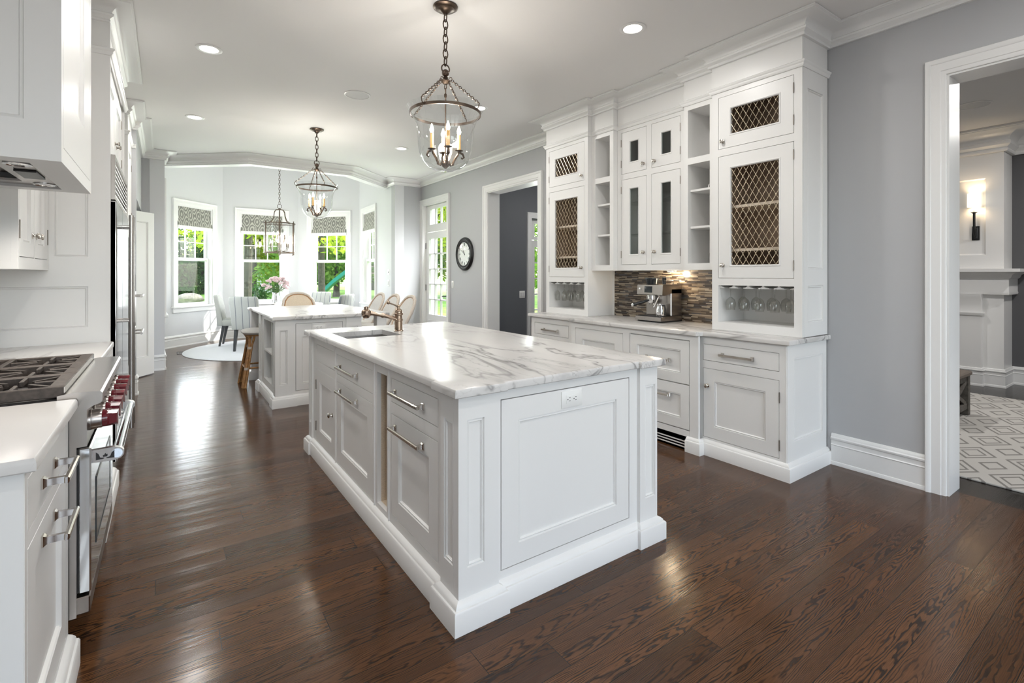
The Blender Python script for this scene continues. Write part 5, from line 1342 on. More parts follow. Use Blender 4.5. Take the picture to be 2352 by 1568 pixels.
lab_ = ['pale striped dining chair farthest left, under the leftmost bay window', 'pale striped dining chair seen from behind, between far island and round rug edge', 'white striped dining chair across the table beside slide window', 'grey striped dining chair on the right of the table near tucked stools']
for i, (x, y, a, _) in enumerate(spots):
    if i == 0: ch.location = (x, y, RUGZ); ch.rotation_euler = (0, 0, a); ch['label'] = lab_[0]
    else: dup(ch, (x, y, RUGZ), a, lab_[i])
def make_stool(back):
    t = thing('rattan_stool', '', 'stool', (0, 0, 0), 'rattan counter stools')
    L = []
    for z, h in ((0.618, 0.180), (0.626, 0.200), (0.645, 0.208), (0.664, 0.198), (0.674, 0.165), (0.678, 0.10)):
        L.append([(a, b, z) for a, b in rr(h, h, h * 0.62, 6)])
    MB().loops(L).build('seat', 'weave', t, 50)
    MB().loops([[(a, b, z) for a, b in rr(h, h, h * 0.6, 6)] for z, h in ((0.600, 0.178), (0.617, 0.182))]).build('seat_rim', 'rattan', t, 50)
    for sx, sy in ((1, 1), (1, -1), (-1, 1), (-1, -1)):
        f0 = Vector((sx * 0.215, sy * 0.205, 0)); f1 = Vector((sx * 0.135, sy * 0.130, 0.50))
        q = MB()
        for dx, dy in ((0, 0), (-sx * 0.024, sy * 0.006), (sx * 0.006, -sy * 0.024)):
            o = Vector((dx, dy, 0)); e = Vector((dx, dy, 0)) * 2.6
            q.tube([f0 + o, f1 + o, Vector((sx * 0.130, sy * 0.125, 0.56)) + e * 0.6, Vector((sx * 0.145, sy * 0.140, 0.602)) + e * 0.9], 0.0125, 7)
        lg = q.build('leg', 'rattan', t)
        for zz in (0.46, 0.22):
            q = MB(); p = f0.lerp(f1, zz / 0.5); q.tube([p + Vector((-sx * 0.008, -sy * 0.008, -0.014)), p + Vector((-sx * 0.010, -sy * 0.010, 0.014))], 0.030, 10)
            q.build('binding', 'rattan_pale', lg)
    q = MB()
    c4 = [(0.178, 0.17), (-0.178, 0.17), (-0.178, -0.17), (0.178, -0.17)]
    for i in range(4):
        a, b = c4[i], c4[(i + 1) % 4]; q.tube([(a[0], a[1], 0.225), (b[0], b[1], 0.225)], 0.011, 7)
    q.build('stretcher', 'rattan', t)
    if back:
        P = lambda u, s: (-0.105 - 0.255 * s ** 1.05, u, 0.56 + 0.50 * s)        # plane of the reclined back
        arch = [(-0.155, 0.0), (-0.19, 0.18), (-0.222, 0.42), (-0.225, 0.62), (-0.200, 0.80), (-0.150, 0.92), (-0.08, 0.985), (0, 1.0)]
        arch = arch + [(-u, s) for u, s in arch[-2::-1]]
        q = MB().tube([P(u, s) for u, s in arch], 0.019, 9); fr_ = q.build('back_frame', 'rattan_pale', t)
        MB().tube([P(u * 0.885, 0.02 + s * 0.945) for u, s in arch], 0.0085, 7).build('inner_cane', 'rattan', fr_)
        L = []
        for u, s in arch:
            L.append([tuple(Vector(P(u * k, 0.02 + (s * 0.94))) + Vector((e, 0, 0))) for k, e in ((0.87, 0.004), (0.45, 0.004), (0.0, 0.004), (0.0, -0.006), (0.45, -0.006), (0.87, -0.006))])
        half = L[:8]
        L = []
        for u, s in arch[:8]:
            L.append([tuple(Vector(P(w * u * 0.87, 0.02 + s * 0.94)) + Vector((e, 0, 0))) for w, e in ((1, 0.005), (0.5, 0.005), (0, 0.005), (-0.5, 0.005), (-1, 0.005), (-1, -0.005), (0, -0.005), (1, -0.005))])
        MB().loops(L).build('back_weave', 'weave', t, 60)
        q = MB()
        for sy in (-1, 1): q.tube([P(sy * 0.155, 0.02), (-0.150, sy * 0.150, 0.42)], 0.017, 8)
        q.build('back_post', 'rattan', t)
    return t
st = make_stool(True)
pos = [(2.24, 5.95, PI, 'rattan stool with arched back nearest the camera along far island'), (2.24, 6.48, PI, 'rattan stool with arched back in the middle of three along far island'), (2.24, 7.03, PI, 'rattan stool with arched back farthest of the three beside far island')]
for i, (x, y, a, lb) in enumerate(pos):
    if i == 0: st.location = (x, y, 0); st.rotation_euler = (0, 0, a); st['label'] = lb
    else: dup(st, (x, y, 0), a, lb)
se = dup(st, (1.625, 7.53, 0), R(-90), 'rattan chair with cane oval back facing us at far island end')
for c in ALLKIDS(se):
    if c.name.startswith('back_weave'):
        c.data = c.data.copy(); c.data.materials.clear(); c.data.materials.append(MATS['cane_cream'])
s0 = make_stool(False); s0.location = (0.97, 6.78, 0); s0['label'] = 'backless rattan stool with woven seat tucked under left overhang of far island'
# vase of flowers, tray
v = MB().lathe([(0.001, 0), (0.074, 0), (0.080, 0.01), (0.078, 0.06), (0.064, 0.14), (0.056, 0.19), (0.060, 0.225), (0.058, 0.225), (0.053, 0.19), (0.06, 0.14), (0.072, 0.05), (0.001, 0.01)], 28, ID, (1.785, 10.62, 0.760))
tag(v.build('vase', 'chrome', None, 50), 'polished silver vase of flowers standing on white dining table', 'vase')
fx_, fy_, fz_ = 1.785, 10.62, 0.985
fl = thing('flower_bouquet', 'bunch of pale pink flowers in the silver vase', 'flowers', (fx_, fy_, fz_ - 0.2))
RB = random.Random(5)
heads = []
for k in range(30):
    a = RB.uniform(0, 2 * PI); el = RB.uniform(0.05, 1.35)
    r = RB.uniform(0.17, 0.255)
    heads.append((fx_ + math.cos(a) * math.cos(el) * r * 1.05, fy_ + math.sin(a) * math.cos(el) * r * 1.05, fz_ + 0.075 + math.sin(el) * r * 0.98))
q = MB()
for hx, hy, hz in heads:
    q.tube([(fx_ + (hx - fx_) * 0.06, fy_ + (hy - fy_) * 0.06, fz_ - 0.12), (fx_ + (hx - fx_) * 0.25, fy_ + (hy - fy_) * 0.25, fz_ + 0.02), (hx, hy, hz)], 0.003, 5)
q.build('stems', 'stem_green', fl)
q = MB()
for k in range(110):
    a = RB.uniform(0, 2 * PI); r = RB.uniform(0.05, 0.22); z = fz_ + RB.uniform(-0.01, 0.12) + r * 0.12
    c = Vector((fx_ + r * math.cos(a), fy_ + r * math.sin(a), z)); d = Vector((math.cos(a), math.sin(a), RB.uniform(-0.5, 0.5))).normalized(); w = d.cross(Vector((0, 0, 1))).normalized() * 0.013; L_ = RB.uniform(0.05, 0.10)
    q.add([tuple(c), tuple(c + d * L_ * 0.5 + w), tuple(c + d * L_), tuple(c + d * L_ * 0.5 - w)], [(0, 1, 2, 3)])
q.build('leaves', 'flower_leaf', fl, 0)
q = MB()
for ringi, (n_, r0, zz) in enumerate(((6, 0.026, 0.0), (5, 0.018, 0.010), (3, 0.009, 0.018))):
    for k in range(n_):
        a = 2 * PI * k / n_ + ringi; c = (math.cos(a) * r0, math.sin(a) * r0, zz)
        q.sphere(c, 0.019, 7, 5, 0.8)
b0 = q.build('blossom', 'petal', fl, 60)
me0 = b0.data; bl = [b0]
for k in range(len(heads) - 1):
    c = b0.copy(); COL.objects.link(c); c.parent = fl; bl.append(c)
mn = sum((Vector(v_.co) for v_ in me0.vertices), Vector()) / len(me0.vertices)
for v_ in me0.vertices: v_.co -= mn
for o_b, (hx, hy, hz) in zip(bl, heads):
    o_b.location = Vector((hx, hy, hz)) - OFF[fl.name]; o_b.rotation_euler = (RB.uniform(-0.7, 0.7), RB.uniform(-0.7, 0.7), RB.uniform(0, 6)); s_ = RB.uniform(0.8, 1.2); o_b.scale = (s_, s_, s_)
q = MB().lathe([(0.001, 0), (0.15, 0.0), (0.195, 0.014), (0.190, 0.016), (0.15, 0.004), (0.001, 0.004)], 32, lambda a, b, c: (1.56 + a, 10.42 + b * 0.72, 0.7605 + c))
tag(q.build('serving_tray', 'steel_dark', None, 40), 'thin dark oval tray lying on dining table left of vase', 'tray')
# ================================================================== SMALL THINGS
# coffee machine, front towards the room
CX, CY, CZ = 3.545, 2.795, CT1 + 0.001
cm = thing('coffee_machine', 'stainless espresso machine with touch screen before the mosaic splashback', 'coffee machine', (3.69, 2.93, CZ))
E_ = lambda a, b, c: (CX + a, CY + b, CZ + c)           # a: depth from front, b: along the wall, c: height
W_ = 0.285
MB().cbox(0.03, 0.30, 0.0, W_, 0.0, 0.012, 0.003, E_).build('feet_plate', 'black', cm)
q = MB().loops([[E_(a, b, c) for a, c in ((0.0, 0.012), (0.30, 0.012), (0.30, 0.055), (0.0, 0.048))] for b in (0.0, W_)])
q.build('drip_tray', 'steel', cm)
q = frame_mb(lambda u, v, w: E_(u, v, 0.0525 + w), 0.015, 0.135, 0.02, W_ - 0.02, [(0.03 + 0.03 * i, 0.05 + 0.03 * i, 0.035, W_ - 0.035) for i in range(3)], 0.004); q.build('drip_grid', 'black', cm, 0)
MB().cbox(0.145, 0.30, 0.0, W_, 0.05, 0.30, 0.008, E_).build('body', 'steel', cm)
q = MB().loops([[E_(a, b, c) for a, c in ((0.145, 0.255), (0.045, 0.235), (0.022, 0.245), (0.030, 0.330), (0.050, 0.336), (0.290, 0.336), (0.300, 0.325), (0.300, 0.255))] for b in (0.0, W_)])
q.build('head', 'steel', cm)
MB().panel(lambda u, v, w: E_(0.0245 + 0.0085 * (v - 0.25) / 0.085 - w, u, v), 0.115, 0.200, 0.262, 0.318, [(0, 0), (0, 0.004), (0.003, 0.006), (0.005, 0.0055)]).build('touch_screen', 'screen', cm)
MB().lathe([(0.012, 0), (0.012, 0.004), (0.009, 0.006), (0.001, 0.006)], 18, lambda a, b, c: E_(0.026 - c, 0.250 + a, 0.292 + b)).build('power_button', 'chrome', cm)
MB().lathe([(0.050, 0), (0.062, 0.045), (0.066, 0.05), (0.066, 0.056), (0.060, 0.058), (0.001, 0.05)], 24, ID, E_(0.125, 0.195, 0.337)).build('bean_hopper', 'screen', cm)
MB().lathe([(0.016, 0), (0.016, 0.03), (0.020, 0.032), (0.020, 0.062), (0.001, 0.064)], 16, ID, E_(0.12, 0.055, 0.337)).build('tamper', 'black', cm)
q = MB().tube([E_(0.20, 0.02, 0.337), E_(0.20, 0.02, 0.368), E_(0.20, 0.26, 0.368), E_(0.20, 0.26, 0.337)], 0.005, 6); q.tube([E_(0.285, 0.02, 0.337), E_(0.285, 0.02, 0.368), E_(0.285, 0.26, 0.368), E_(0.285, 0.26, 0.337)], 0.005, 6); q.build('cup_rail', 'steel', cm)
MB().lathe([(0.036, 0), (0.036, 0.018), (0.040, 0.02), (0.040, 0.038)], 22, ID, E_(0.095, 0.175, 0.205)).build('group_head', 'chrome', cm)
q = MB().lathe([(0.001, 0.165), (0.028, 0.165), (0.034, 0.178), (0.036, 0.204)], 20, ID, E_(0.095, 0.175, 0))
q.tube([E_(0.085, 0.18, 0.168), E_(0.082, 0.185, 0.150)], 0.006, 6).tube([E_(0.105, 0.17, 0.168), E_(0.108, 0.165, 0.150)], 0.006, 6)
pf = q.build('portafilter', 'chrome', cm)
q = MB().tube([E_(0.065, 0.195, 0.188), E_(0.02, 0.225, 0.172), E_(-0.055, 0.265, 0.150)], [0.010, 0.013, 0.015], 12); q.build('portafilter_handle', 'black', pf)
q = MB().sphere(E_(-0.058, 0.2665, 0.149), 0.0155, 12, 8); q.build('handle_cap', 'chrome', pf)
q = MB().tube([E_(0.10, 0.085, 0.255), E_(0.075, 0.095, 0.20), E_(0.05, 0.115, 0.13)], 0.006, 8); q.sphere(E_(0.10, 0.085, 0.25), 0.02, 10, 8); q.build('steam_wand', 'chrome', cm)
ju = thing('milk_jug', 'small steel milk jug with black handle on the espresso machine tray', 'jug', E_(0.085, 0.065, 0.0535))
MB().lathe([(0.001, 0), (0.040, 0), (0.043, 0.006), (0.041, 0.05), (0.034, 0.085), (0.036, 0.105), (0.034, 0.105), (0.032, 0.085), (0.038, 0.05), (0.001, 0.006)], 24, ID, E_(0.085, 0.065, 0.0535)).build('jug_body', 'chrome', ju, 50)
q = MB().tube([E_(0.070, 0.030, 0.148), E_(0.060, 0.006, 0.150), E_(0.057, -0.004, 0.115), E_(0.060, 0.004, 0.065)], 0.008, 8); q.build('jug_handle', 'black', ju)
# ornaments in the near open shelves
mg = thing('mug', 'white mug on the upper shelf of the near open column', 'mug', (3.70, 2.372, 2.0425))
MB().lathe([(0.001, 0), (0.030, 0), (0.040, 0.012), (0.040, 0.055), (0.036, 0.055), (0.034, 0.012), (0.001, 0.006)], 20, ID, (3.70, 2.372, 2.0425)).build('cup', 'ceramic', mg, 50)
MB().torus((3.70, 2.418, 2.072), (0, 1, 0), (0, 0, 1), 0.016, 0.0045, 14, 6).build('mug_handle', 'ceramic', mg)
cn = thing('candle_jar', 'white jar candle with gold label on middle shelf of near open column', 'candle', (3.70, 2.370, 1.7385))
MB().lathe([(0.001, 0), (0.042, 0), (0.044, 0.004), (0.044, 0.095), (0.041, 0.095), (0.041, 0.085), (0.001, 0.085)], 24, ID, (3.70, 2.370, 1.7385)).build('jar', 'ceramic', cn, 50)
q = MB(); a0, a1 = R(140), R(260)
q.loops([[(3.70 + 0.0446 * math.cos(a0 + (a1 - a0) * k / 12), 2.370 + 0.0446 * math.sin(a0 + (a1 - a0) * k / 12), 1.7385 + z) for k in range(13)] for z in (0.028, 0.072)], False, False, False); q.build('jar_label', 'gold_label', cn)
q = MB().lathe([(0.001, 0), (0.055, 0), (0.060, 0.02), (0.052, 0.07), (0.030, 0.115), (0.018, 0.14), (0.020, 0.165), (0.012, 0.17), (0.016, 0.19), (0.001, 0.20)], 14, ID, (3.72, 2.382, 1.4325))
tag(q.build('decanter', 'wine_glass_clear', None, 0), 'cut glass decanter on bottom shelf of near open column', 'decanter')
# wall clock
ck = thing('wall_clock', 'round black-framed wall clock with roman numerals beside the glazed door', 'clock', (XW, 6.81, 1.66))
C_ = lambda a, b, c: (XW - c, 6.81 - a, 1.66 + b)        # a runs to the viewer's right
MB().lathe([(0.170, 0.0), (0.262, 0.0), (0.262, 0.020), (0.252, 0.036), (0.238, 0.042), (0.226, 0.034), (0.216, 0.036), (0.208, 0.030), (0.198, 0.034), (0.190, 0.028), (0.186, 0.012)], 48, C_).build('clock_case', 'black', ck, 40)
MB().lathe([(0.183, 0.012), (0.187, 0.012), (0.187, 0.031), (0.183, 0.028), (0.183, 0.012)], 48, C_, (0, 0, 0), False).build('bezel', 'chrome', ck)
MB().lathe([(0.001, 0.014), (0.186, 0.014)], 48, C_, (0, 0, 0), False).build('dial', 'clock_face', ck, 0)
for k, tx in enumerate('XII I II III IIII V VI VII VIII IX X XI'.split()):
    a = R(30 * k); q = MB()
    n_ = len(tx); w_ = {'I': 0.010, 'V': 0.018, 'X': 0.018}; tot = sum(w_[c] for c in tx); u = -tot / 2
    def pt(du, dv): 
        r_, t_ = 0.150 + dv, du
        return (r_ * math.sin(a) + t_ * math.cos(a), r_ * math.cos(a) - t_ * math.sin(a))
    def stroke(p0, p1, h):
        p0, p1 = Vector(p0), Vector(p1); d = (p1 - p0).normalized(); nn = Vector((-d.y, d.x)) * h
        q.loops([[C_(*pt(*(p + nn * s)), c) for p, s in ((p0, -1), (p1, -1), (p1, 1), (p0, 1))] for c in (0.0142, 0.0155)])
    for c in tx:
        m_ = u + w_[c] / 2
        if c == 'I': stroke((m_, -0.02), (m_, 0.02), 0.0028)
        if c == 'V': stroke((m_ - 0.007, 0.02), (m_, -0.02), 0.0028); stroke((m_ + 0.007, 0.02), (m_, -0.02), 0.0014)
        if c == 'X': stroke((m_ - 0.007, 0.02), (m_ + 0.007, -0.02), 0.0028); stroke((m_ + 0.007, 0.02), (m_ - 0.007, -0.02), 0.0014)
        u += w_[c]
    q.build('numeral', 'black', ck, 0)
for nm, ang, L_, h in (('hour_hand', 325, 0.085, 0.005), ('minute_hand', 302, 0.135, 0.0035)):
    a = R(ang); d = (math.sin(a), math.cos(a))
    MB().hull([C_(d[0] * l - d[1] * w, d[1] * l + d[0] * w, c) for l, w in ((-0.02, h), (-0.02, -h), (L_ * 0.7, h), (L_ * 0.7, -h), (L_, 0)) for c in (0.017, 0.019)]).build(nm, 'black', ck, 0)
MB().lathe([(0.178, 0.024), (0.001, 0.0245)], 48, C_, (0, 0, 0), False).build('glass', 'pane_glass', ck, 60)
# switch plates, thermostat, floor register
def plate(name, label, cat, T, u, v, hw, hh, rockers, extra=None):
    t = thing(name, label, cat, T(u, v, 0))
    MB().panel(T, u - hw, u + hw, v - hh, v + hh, [(0, 0.0005), (0, 0.004), (0.003, 0.006)]).build('plate', 'plastic_white', t)
    for k in range(rockers):
        c = u + (k - (rockers - 1) / 2) * 0.046
        MB().panel(T, c - 0.016, c + 0.016, v - 0.033, v + 0.033, [(0, 0.005), (0, 0.008), (0.002, 0.010)]).build('rocker', 'grille_white', t)
    if extra: MB().panel(T, u - 0.03, u + 0.03, v - 0.012, v + 0.012, [(0, 0.005), (0, 0.007)]).build('display', 'screen', t)
    return t
plate('light_switch', 'white light switch plate between glazed door and wall clock', 'light switch', TX(XW, -1), 7.222, 1.176, 0.036, 0.058, 1)
plate('light_switch', 'white double switch plate on dark hall wall beside the hall door', 'light switch', TY(7.0, -1), 5.123, 0.99, 0.058, 0.062, 2)
TP = seg((3.49, 10.773), (3.37, 8.45))[0]
plate('thermostat', 'small white thermostat with display on wall right of the bay windows', 'thermostat', T4, 1.985, 1.38, 0.055, 0.052, 0, True)
plate('light_switch', 'white light switch plate directly below the thermostat', 'light switch', T4, 1.985, 1.18, 0.058, 0.060, 2)
q = frame_mb(lambda u, v, w: (u, v, w + 0.004), 0.17, 0.27, 10.0, 10.32, [(0.18 + 0.017 * i, 0.19 + 0.017 * i, 10.015, 10.305) for i in range(5)], 0.0035)
tag(q.build('floor_register', 'black', None, 0), 'dark slotted floor register on bare boards by left bay wall', 'floor vent')
# ================================================================== LIVING ROOM
rug = MB().cbox(4.30, 7.42, -1.6, 3.1, 0.0005, 0.012, 0.003)
tag(rug.build('area_rug', 'trellis', None, 30), 'grey and cream trellis patterned rug in the living room doorway', 'rug')
bn = thing('bench', 'weathered wooden bench with crossed braces on living room rug', 'bench', (5.95, 2.0, 0.012))
x0, x1, y0, y1, zt = 5.62, 6.25, 1.35, 2.75, 0.43
MB().cbox(x0 - 0.015, x1 + 0.01, y0 - 0.015, y1 + 0.015, zt - 0.045, zt, 0.012).build('bench_top', 'cushion_brown', bn)
for x in (x0 + 0.03, x1 - 0.03):
    for y in (y0 + 0.03, y1 - 0.03): MB().cbox(x - 0.03, x + 0.03, y - 0.03, y + 0.03, 0.013, zt - 0.047, 0.004).build('leg', 'weathered', bn)
q = MB()
for y in (y0 + 0.03, y1 - 0.03):
    q.cbox(x0 + 0.061, x1 - 0.061, y - 0.018, y + 0.018, zt - 0.10, zt - 0.047, 0.003).cbox(x0 + 0.061, x1 - 0.061, y - 0.02, y + 0.02, 0.07, 0.125, 0.003)
q.cbox(x0 + 0.012, x0 + 0.048, y0 + 0.061, y1 - 0.061, zt - 0.10, zt - 0.047, 0.003).cbox(x1 - 0.048, x1 - 0.012, y0 + 0.061, y1 - 0.061, zt - 0.10, zt - 0.047, 0.003); q.build('rail', 'weathered', bn)
for y in (y0 + 0.03, y1 - 0.03):
    q = MB().tube([(x0 + 0.06, y, 0.12), (x1 - 0.06, y, zt - 0.10)], 0.026, 4).tube([(x1 - 0.06, y + 0.004, 0.12), (x0 + 0.06, y + 0.004, zt - 0.10)], 0.026, 4); q.build('brace', 'weathered', bn, 0)
fp = thing('fireplace', 'white panelled fireplace with mantel shelf in the living room', 'fireplace', (8.3, 2.6, 0))
FYa, FYb = 1.452, 3.75
TFp = TX(8.1, -1)
frame_mb(TFp, FYa, FYb, 0, CEIL - 0.002, [(1.86, 3.34, 0.0, 1.06), (1.611, 3.59, 1.576, 2.50)], 0.03).build('chimney_breast', 'white', fp, 0)
MB().box(8.131, 8.498, FYa, FYa + 0.02, 0, CEIL - 0.002).box(8.131, 8.498, FYb - 0.02, FYb, 0, CEIL - 0.002).build('breast_side', 'white', fp, 0)
MB().panel(TFp, 1.611, 3.59, 1.576, 2.50, [(0, -0.001), (0.0, -0.004), (0.014, -0.016), (0.018, -0.018)], False).build('over_panel', 'white', fp)
MB().panel(TFp, 1.90, 3.30, 1.70, 2.36, [(0, -0.016), (0, 0.004), (0.012, 0.012), (0.03, 0.002), (0.045, 0.006), (0.05, -0.014)], False).build('picture_moulding', 'white', fp)
MB().sweep([(8.1, FYb + 0.0), (8.1, FYa), (8.498, FYa)], [(0, 1.10), (0.05, 1.10), (0.055, 1.12), (0.05, 1.14), (0.05, 1.285), (0.07, 1.30), (0.085, 1.335), (0.13, 1.365), (0.16, 1.37), (0.16, 1.407), (0, 1.407)], XY, side=-1.0).build('mantel', 'white', fp)
for a, b in ((1.634, 1.838), (3.362, 3.566)):
    q = MB().box(8.02, 8.0995, a, b, 0.0, 0.84)
    q.loops([[(xx, yy, z) for xx, z in ((8.0995, 0.84), (8.02, 0.84), (8.02, 0.90), (8.03, 0.98), (8.0, 1.06), (7.995, 1.099), (8.0995, 1.099))] for yy in (a, b)])
    q.sweep([(8.0995, b), (8.02, b), (8.02, a), (8.0995, a)], [(0, 0.84), (0.012, 0.845), (0.022, 0.87), (0.022, 0.88), (0, 0.88)], XY, side=-1.0)
    q.sweep([(8.0995, b), (8.02, b), (8.02, a), (8.0995, a)], BASEB, XY, side=-1.0); q.build('pilaster', 'white', fp)
MB().sweep([(8.1, 1.634), (8.1, FYa), (8.498, FYa)], BASEB, XY, side=-1.0).build('base_moulding', 'white', fp)
q = MB().box(8.36, 8.40, 1.84, 3.36, 0, 1.08).box(8.131, 8.36, 1.80, 1.86, 0, 1.08).box(8.131, 8.36, 3.34, 3.40, 0, 1.08).box(8.131, 8.36, 1.86, 3.34, 1.06, 1.08); q.build('firebox', 'black_iron', fp, 0)
sc = thing('wall_sconce', 'dark metal sconce with white drum shade on fireplace wall', 'wall light', (8.1, 1.705, 1.76))
S_ = lambda a, b, c: (8.117 - c, 1.705 + a, b)
MB().panel(lambda u, v, w: (8.117 - w, u, v), 1.668, 1.738, 1.758, 1.927, [(0, 0), (0, 0.010), (0.010, 0.012), (0.024, 0.024)]).build('back_plate', 'black', sc)
q = MB().tube([S_(0, 1.80, 0.02), S_(0, 1.84, 0.055), S_(0.0, 1.90, 0.062), S_(0, 2.08, 0.062)], [0.010, 0.012, 0.013, 0.013], 10); q.lathe([(0.012, 0), (0.030, 0.012), (0.036, 0.016), (0.012, 0.018)], 14, ID, S_(0, 2.078, 0.062)); q.build('arm', 'black', sc)
MB().lathe([(0.011, 0), (0.011, 0.06)], 12, ID, S_(0, 2.095, 0.062)).build('candle_sleeve', 'ceramic', sc)
MB().lathe([(0.064, 2.162), (0.062, 2.325), (0.0605, 2.325), (0.0625, 2.162), (0.064, 2.162)], 28, ID, (8.117 - 0.066, 1.705, 0), False).build('lamp_shade', 'shade_glow', sc, 60)
light('sconce_light', 'POINT', (8.051, 1.705, 2.24), (0, 0, 0), 2.2, (1.0, 0.78, 0.52), shadow_soft_size=0.03)
for xx, yy in ((6.0, 0.2), (6.0, -2.2), (7.4, 0.2), (6.0, 2.6)):
    light('downlight', 'AREA', (xx, yy, CEIL - 0.012), (0, 0, 0), CAN_W * 2.2, (1.0, 0.975, 0.945), shape='DISK', size=0.12)
light('downlight', 'AREA', (5.6, 5.6, CEIL - 0.012), (0, 0, 0), CAN_W * 1.6, (1.0, 0.96, 0.92), shape='DISK', size=0.12)
# ================================================================== GARDEN
q = MB(); gx = [-40, -10, 0, 4, 10, 20, 60]; gy = [7.3, 12, 20, 30, 45, 90]
def gz(x, y): return -0.14 + max(0.0, y - 14) * 0.012
vs = [(x, y, gz(x, y)) for y in gy for x in gx]
fs = [(j * 7 + i, j * 7 + i + 1, (j + 1) * 7 + i + 1, (j + 1) * 7 + i) for j in range(5) for i in range(6)]
q.add(vs, fs); q.add([(9, -6, -0.14), (60, -6, -0.14), (60, 7.3, -0.14), (9, 7.3, -0.14)], [(0, 1, 2, 3)])
lw = struct('lawn', q, 'lawn', smooth=0)
struct('pillar_porch', MB().box(4.32, 4.66, 9.35, 9.65, -0.14, 3.2), 'siding', smooth=0)
RT = random.Random(21)
def leaves(mb, n, blobs, size):
    tot = sum(b[3] ** 2 for b in blobs)
    for bx, by, bz, br, bs in blobs:
        for k in range(int(n * br ** 2 / tot)):
            d = Vector((RT.gauss(0, 1), RT.gauss(0, 1), RT.gauss(0, 1))).normalized()
            r = br * (0.55 + 0.45 * RT.random() ** 0.5)
            c = Vector((bx, by, bz)) + Vector((d.x * r, d.y * r, d.z * r * bs))
            a = Vector((RT.gauss(0, 1), RT.gauss(0, 1), RT.gauss(0, 1))).normalized(); b = a.cross(d)
            if b.length < 0.05: continue
            b.normalize(); s = size * RT.uniform(0.6, 1.3)
            mb.add([tuple(c - a * s), tuple(c + b * s * 0.6), tuple(c + a * s), tuple(c - b * s * 0.6)], [(0, 1, 2, 3)])
    return mb
def make_tree(h, m, trunk_r, low, spread, n, size, name='tree'):
    t = thing(name, '', 'tree', (0, 0, 0), 'trees beyond the lawn')
    q = MB().tube([(0, 0, -0.3), (0.0, 0, 0.25), (0.05, 0.02, h * 0.3), (-0.04, 0.05, h * 0.6), (0.02, 0, h * 0.85)], [trunk_r * 1.7, trunk_r * 1.1, trunk_r * 0.95, trunk_r * 0.6, trunk_r * 0.2], 10)
    for k in range(6):
        a = k * 1.1 + 0.4; z = h * (0.33 + 0.08 * k)
        q.tube([(0, 0, z), (math.cos(a) * spread * 0.35, math.sin(a) * spread * 0.35, z + h * 0.10), (math.cos(a) * spread * 0.7, math.sin(a) * spread * 0.7, z + h * 0.14)], [trunk_r * 0.45, trunk_r * 0.3, trunk_r * 0.12], 6)
    q.build('trunk', 'bark', t)
    bl = []
    for k in range(16):
        a = RT.uniform(0, 2 * PI); r = spread * RT.uniform(0.2, 0.85); z = low + (h - low) * RT.random()
        kf = 1.0 - 0.5 * abs((z - low) / (h - low) - 0.45)
        bl.append((math.cos(a) * r * kf, math.sin(a) * r * kf, z, spread * RT.uniform(0.28, 0.45), 0.75))
    leaves(MB(), n, bl, size).build('crown', m, t, 0)
    return t
def make_conifer(h, r, n):
    t = thing('evergreen', '', 'tree', (0, 0, 0), 'evergreens at the lawn edge')
    MB().tube([(0, 0, -0.3), (0, 0, h * 0.9)], [0.12, 0.02], 8).build('trunk', 'bark', t)
    bl = [(RT.uniform(-0.15, 0.15), RT.uniform(-0.15, 0.15), h * (0.08 + 0.88 * k / 9), r * (1.0 - 0.85 * k / 9), 0.9) for k in range(10)]
    leaves(MB(), n, bl, 0.11).build('crown', 'leaf_dark', t, 0)
    return t
lb = 'leafy green tree of the woods beyond the lawn'
ta = make_tree(11, 'leaf_bright', 0.125, 3.0, 3.6, 4200, 0.13, 'shade_tree')
ta.location = (2.30, 18.9, 0); ta['label'] = 'broad-trunked tree nearest the house, outside the window behind the vase'
dup(ta, (5.18, 20.7, 0), 1.9, 'tall straight tree outside the window with the teal slide')
tb = make_tree(9, 'leaf_mid', 0.16, 0.8, 3.0, 3600, 0.14, 'woodland_tree')
tb.location = (8.2, 29.5, 0.1); tb['label'] = lb
tcx = make_tree(9, 'leaf_bright', 0.16, 0.9, 3.0, 3600, 0.14, 'woodland_tree')
tcx.location = (4.4, 33.5, 0.1); tcx['label'] = lb
wood = [(6.9, 36, 0), (10.5, 33, 1), (11.2, 27.5, 0), (13.8, 29, 1), (16.5, 26, 0), (9.6, 38, 1), (13, 37, 0), (18.5, 31, 1), (5.2, 42, 0), (8, 45, 1), (2.6, 47, 1), (21, 25, 0), (15, 20.5, 0), (18.5, 18, 1), (13.2, 22.8, 1), (22, 17, 0), (24, 22, 1), (11.5, 44, 0), (27, 30, 0), (3.4, 41, 0), (6.3, 30.2, 0)]
for i, (x, y, k) in enumerate(wood):
    o = dup((tb, tcx)[k], (x, y, gz(x, y)), RT.uniform(0, 6), lb)
    s = RT.uniform(0.85, 1.2); o.scale = (s, s, s * RT.uniform(0.9, 1.1))
ev = make_conifer(4.2, 1.35, 3000)
ev.location = (0.75, 35.5, 0.1); ev['label'] = 'dark bushy evergreen at lawn edge behind the low rock'
for i, (x, y, s, l2) in enumerate([(2.0, 37.0, 0.95, 'dark evergreen at lawn edge, right neighbour of the one behind the rock'), (-0.9, 37.5, 0.95, 'dark evergreen at far left of the lawn edge'), (3.2, 39.0, 0.8, 'small dark evergreen between red-leaved tree and white fence')]):
    o = dup(ev, (x, y, 0.1), i * 1.3, l2); o.scale = (s * 1.15, s * 1.15, s)
rd = make_tree(5.2, 'leaf_red', 0.09, 1.6, 1.5, 1500, 0.10, 'maple_tree'); rd.location = (2.75, 43.5, 0.2); rd['label'] = 'small red-leaved tree rising behind the dark evergreens'; rd['group'] = ''
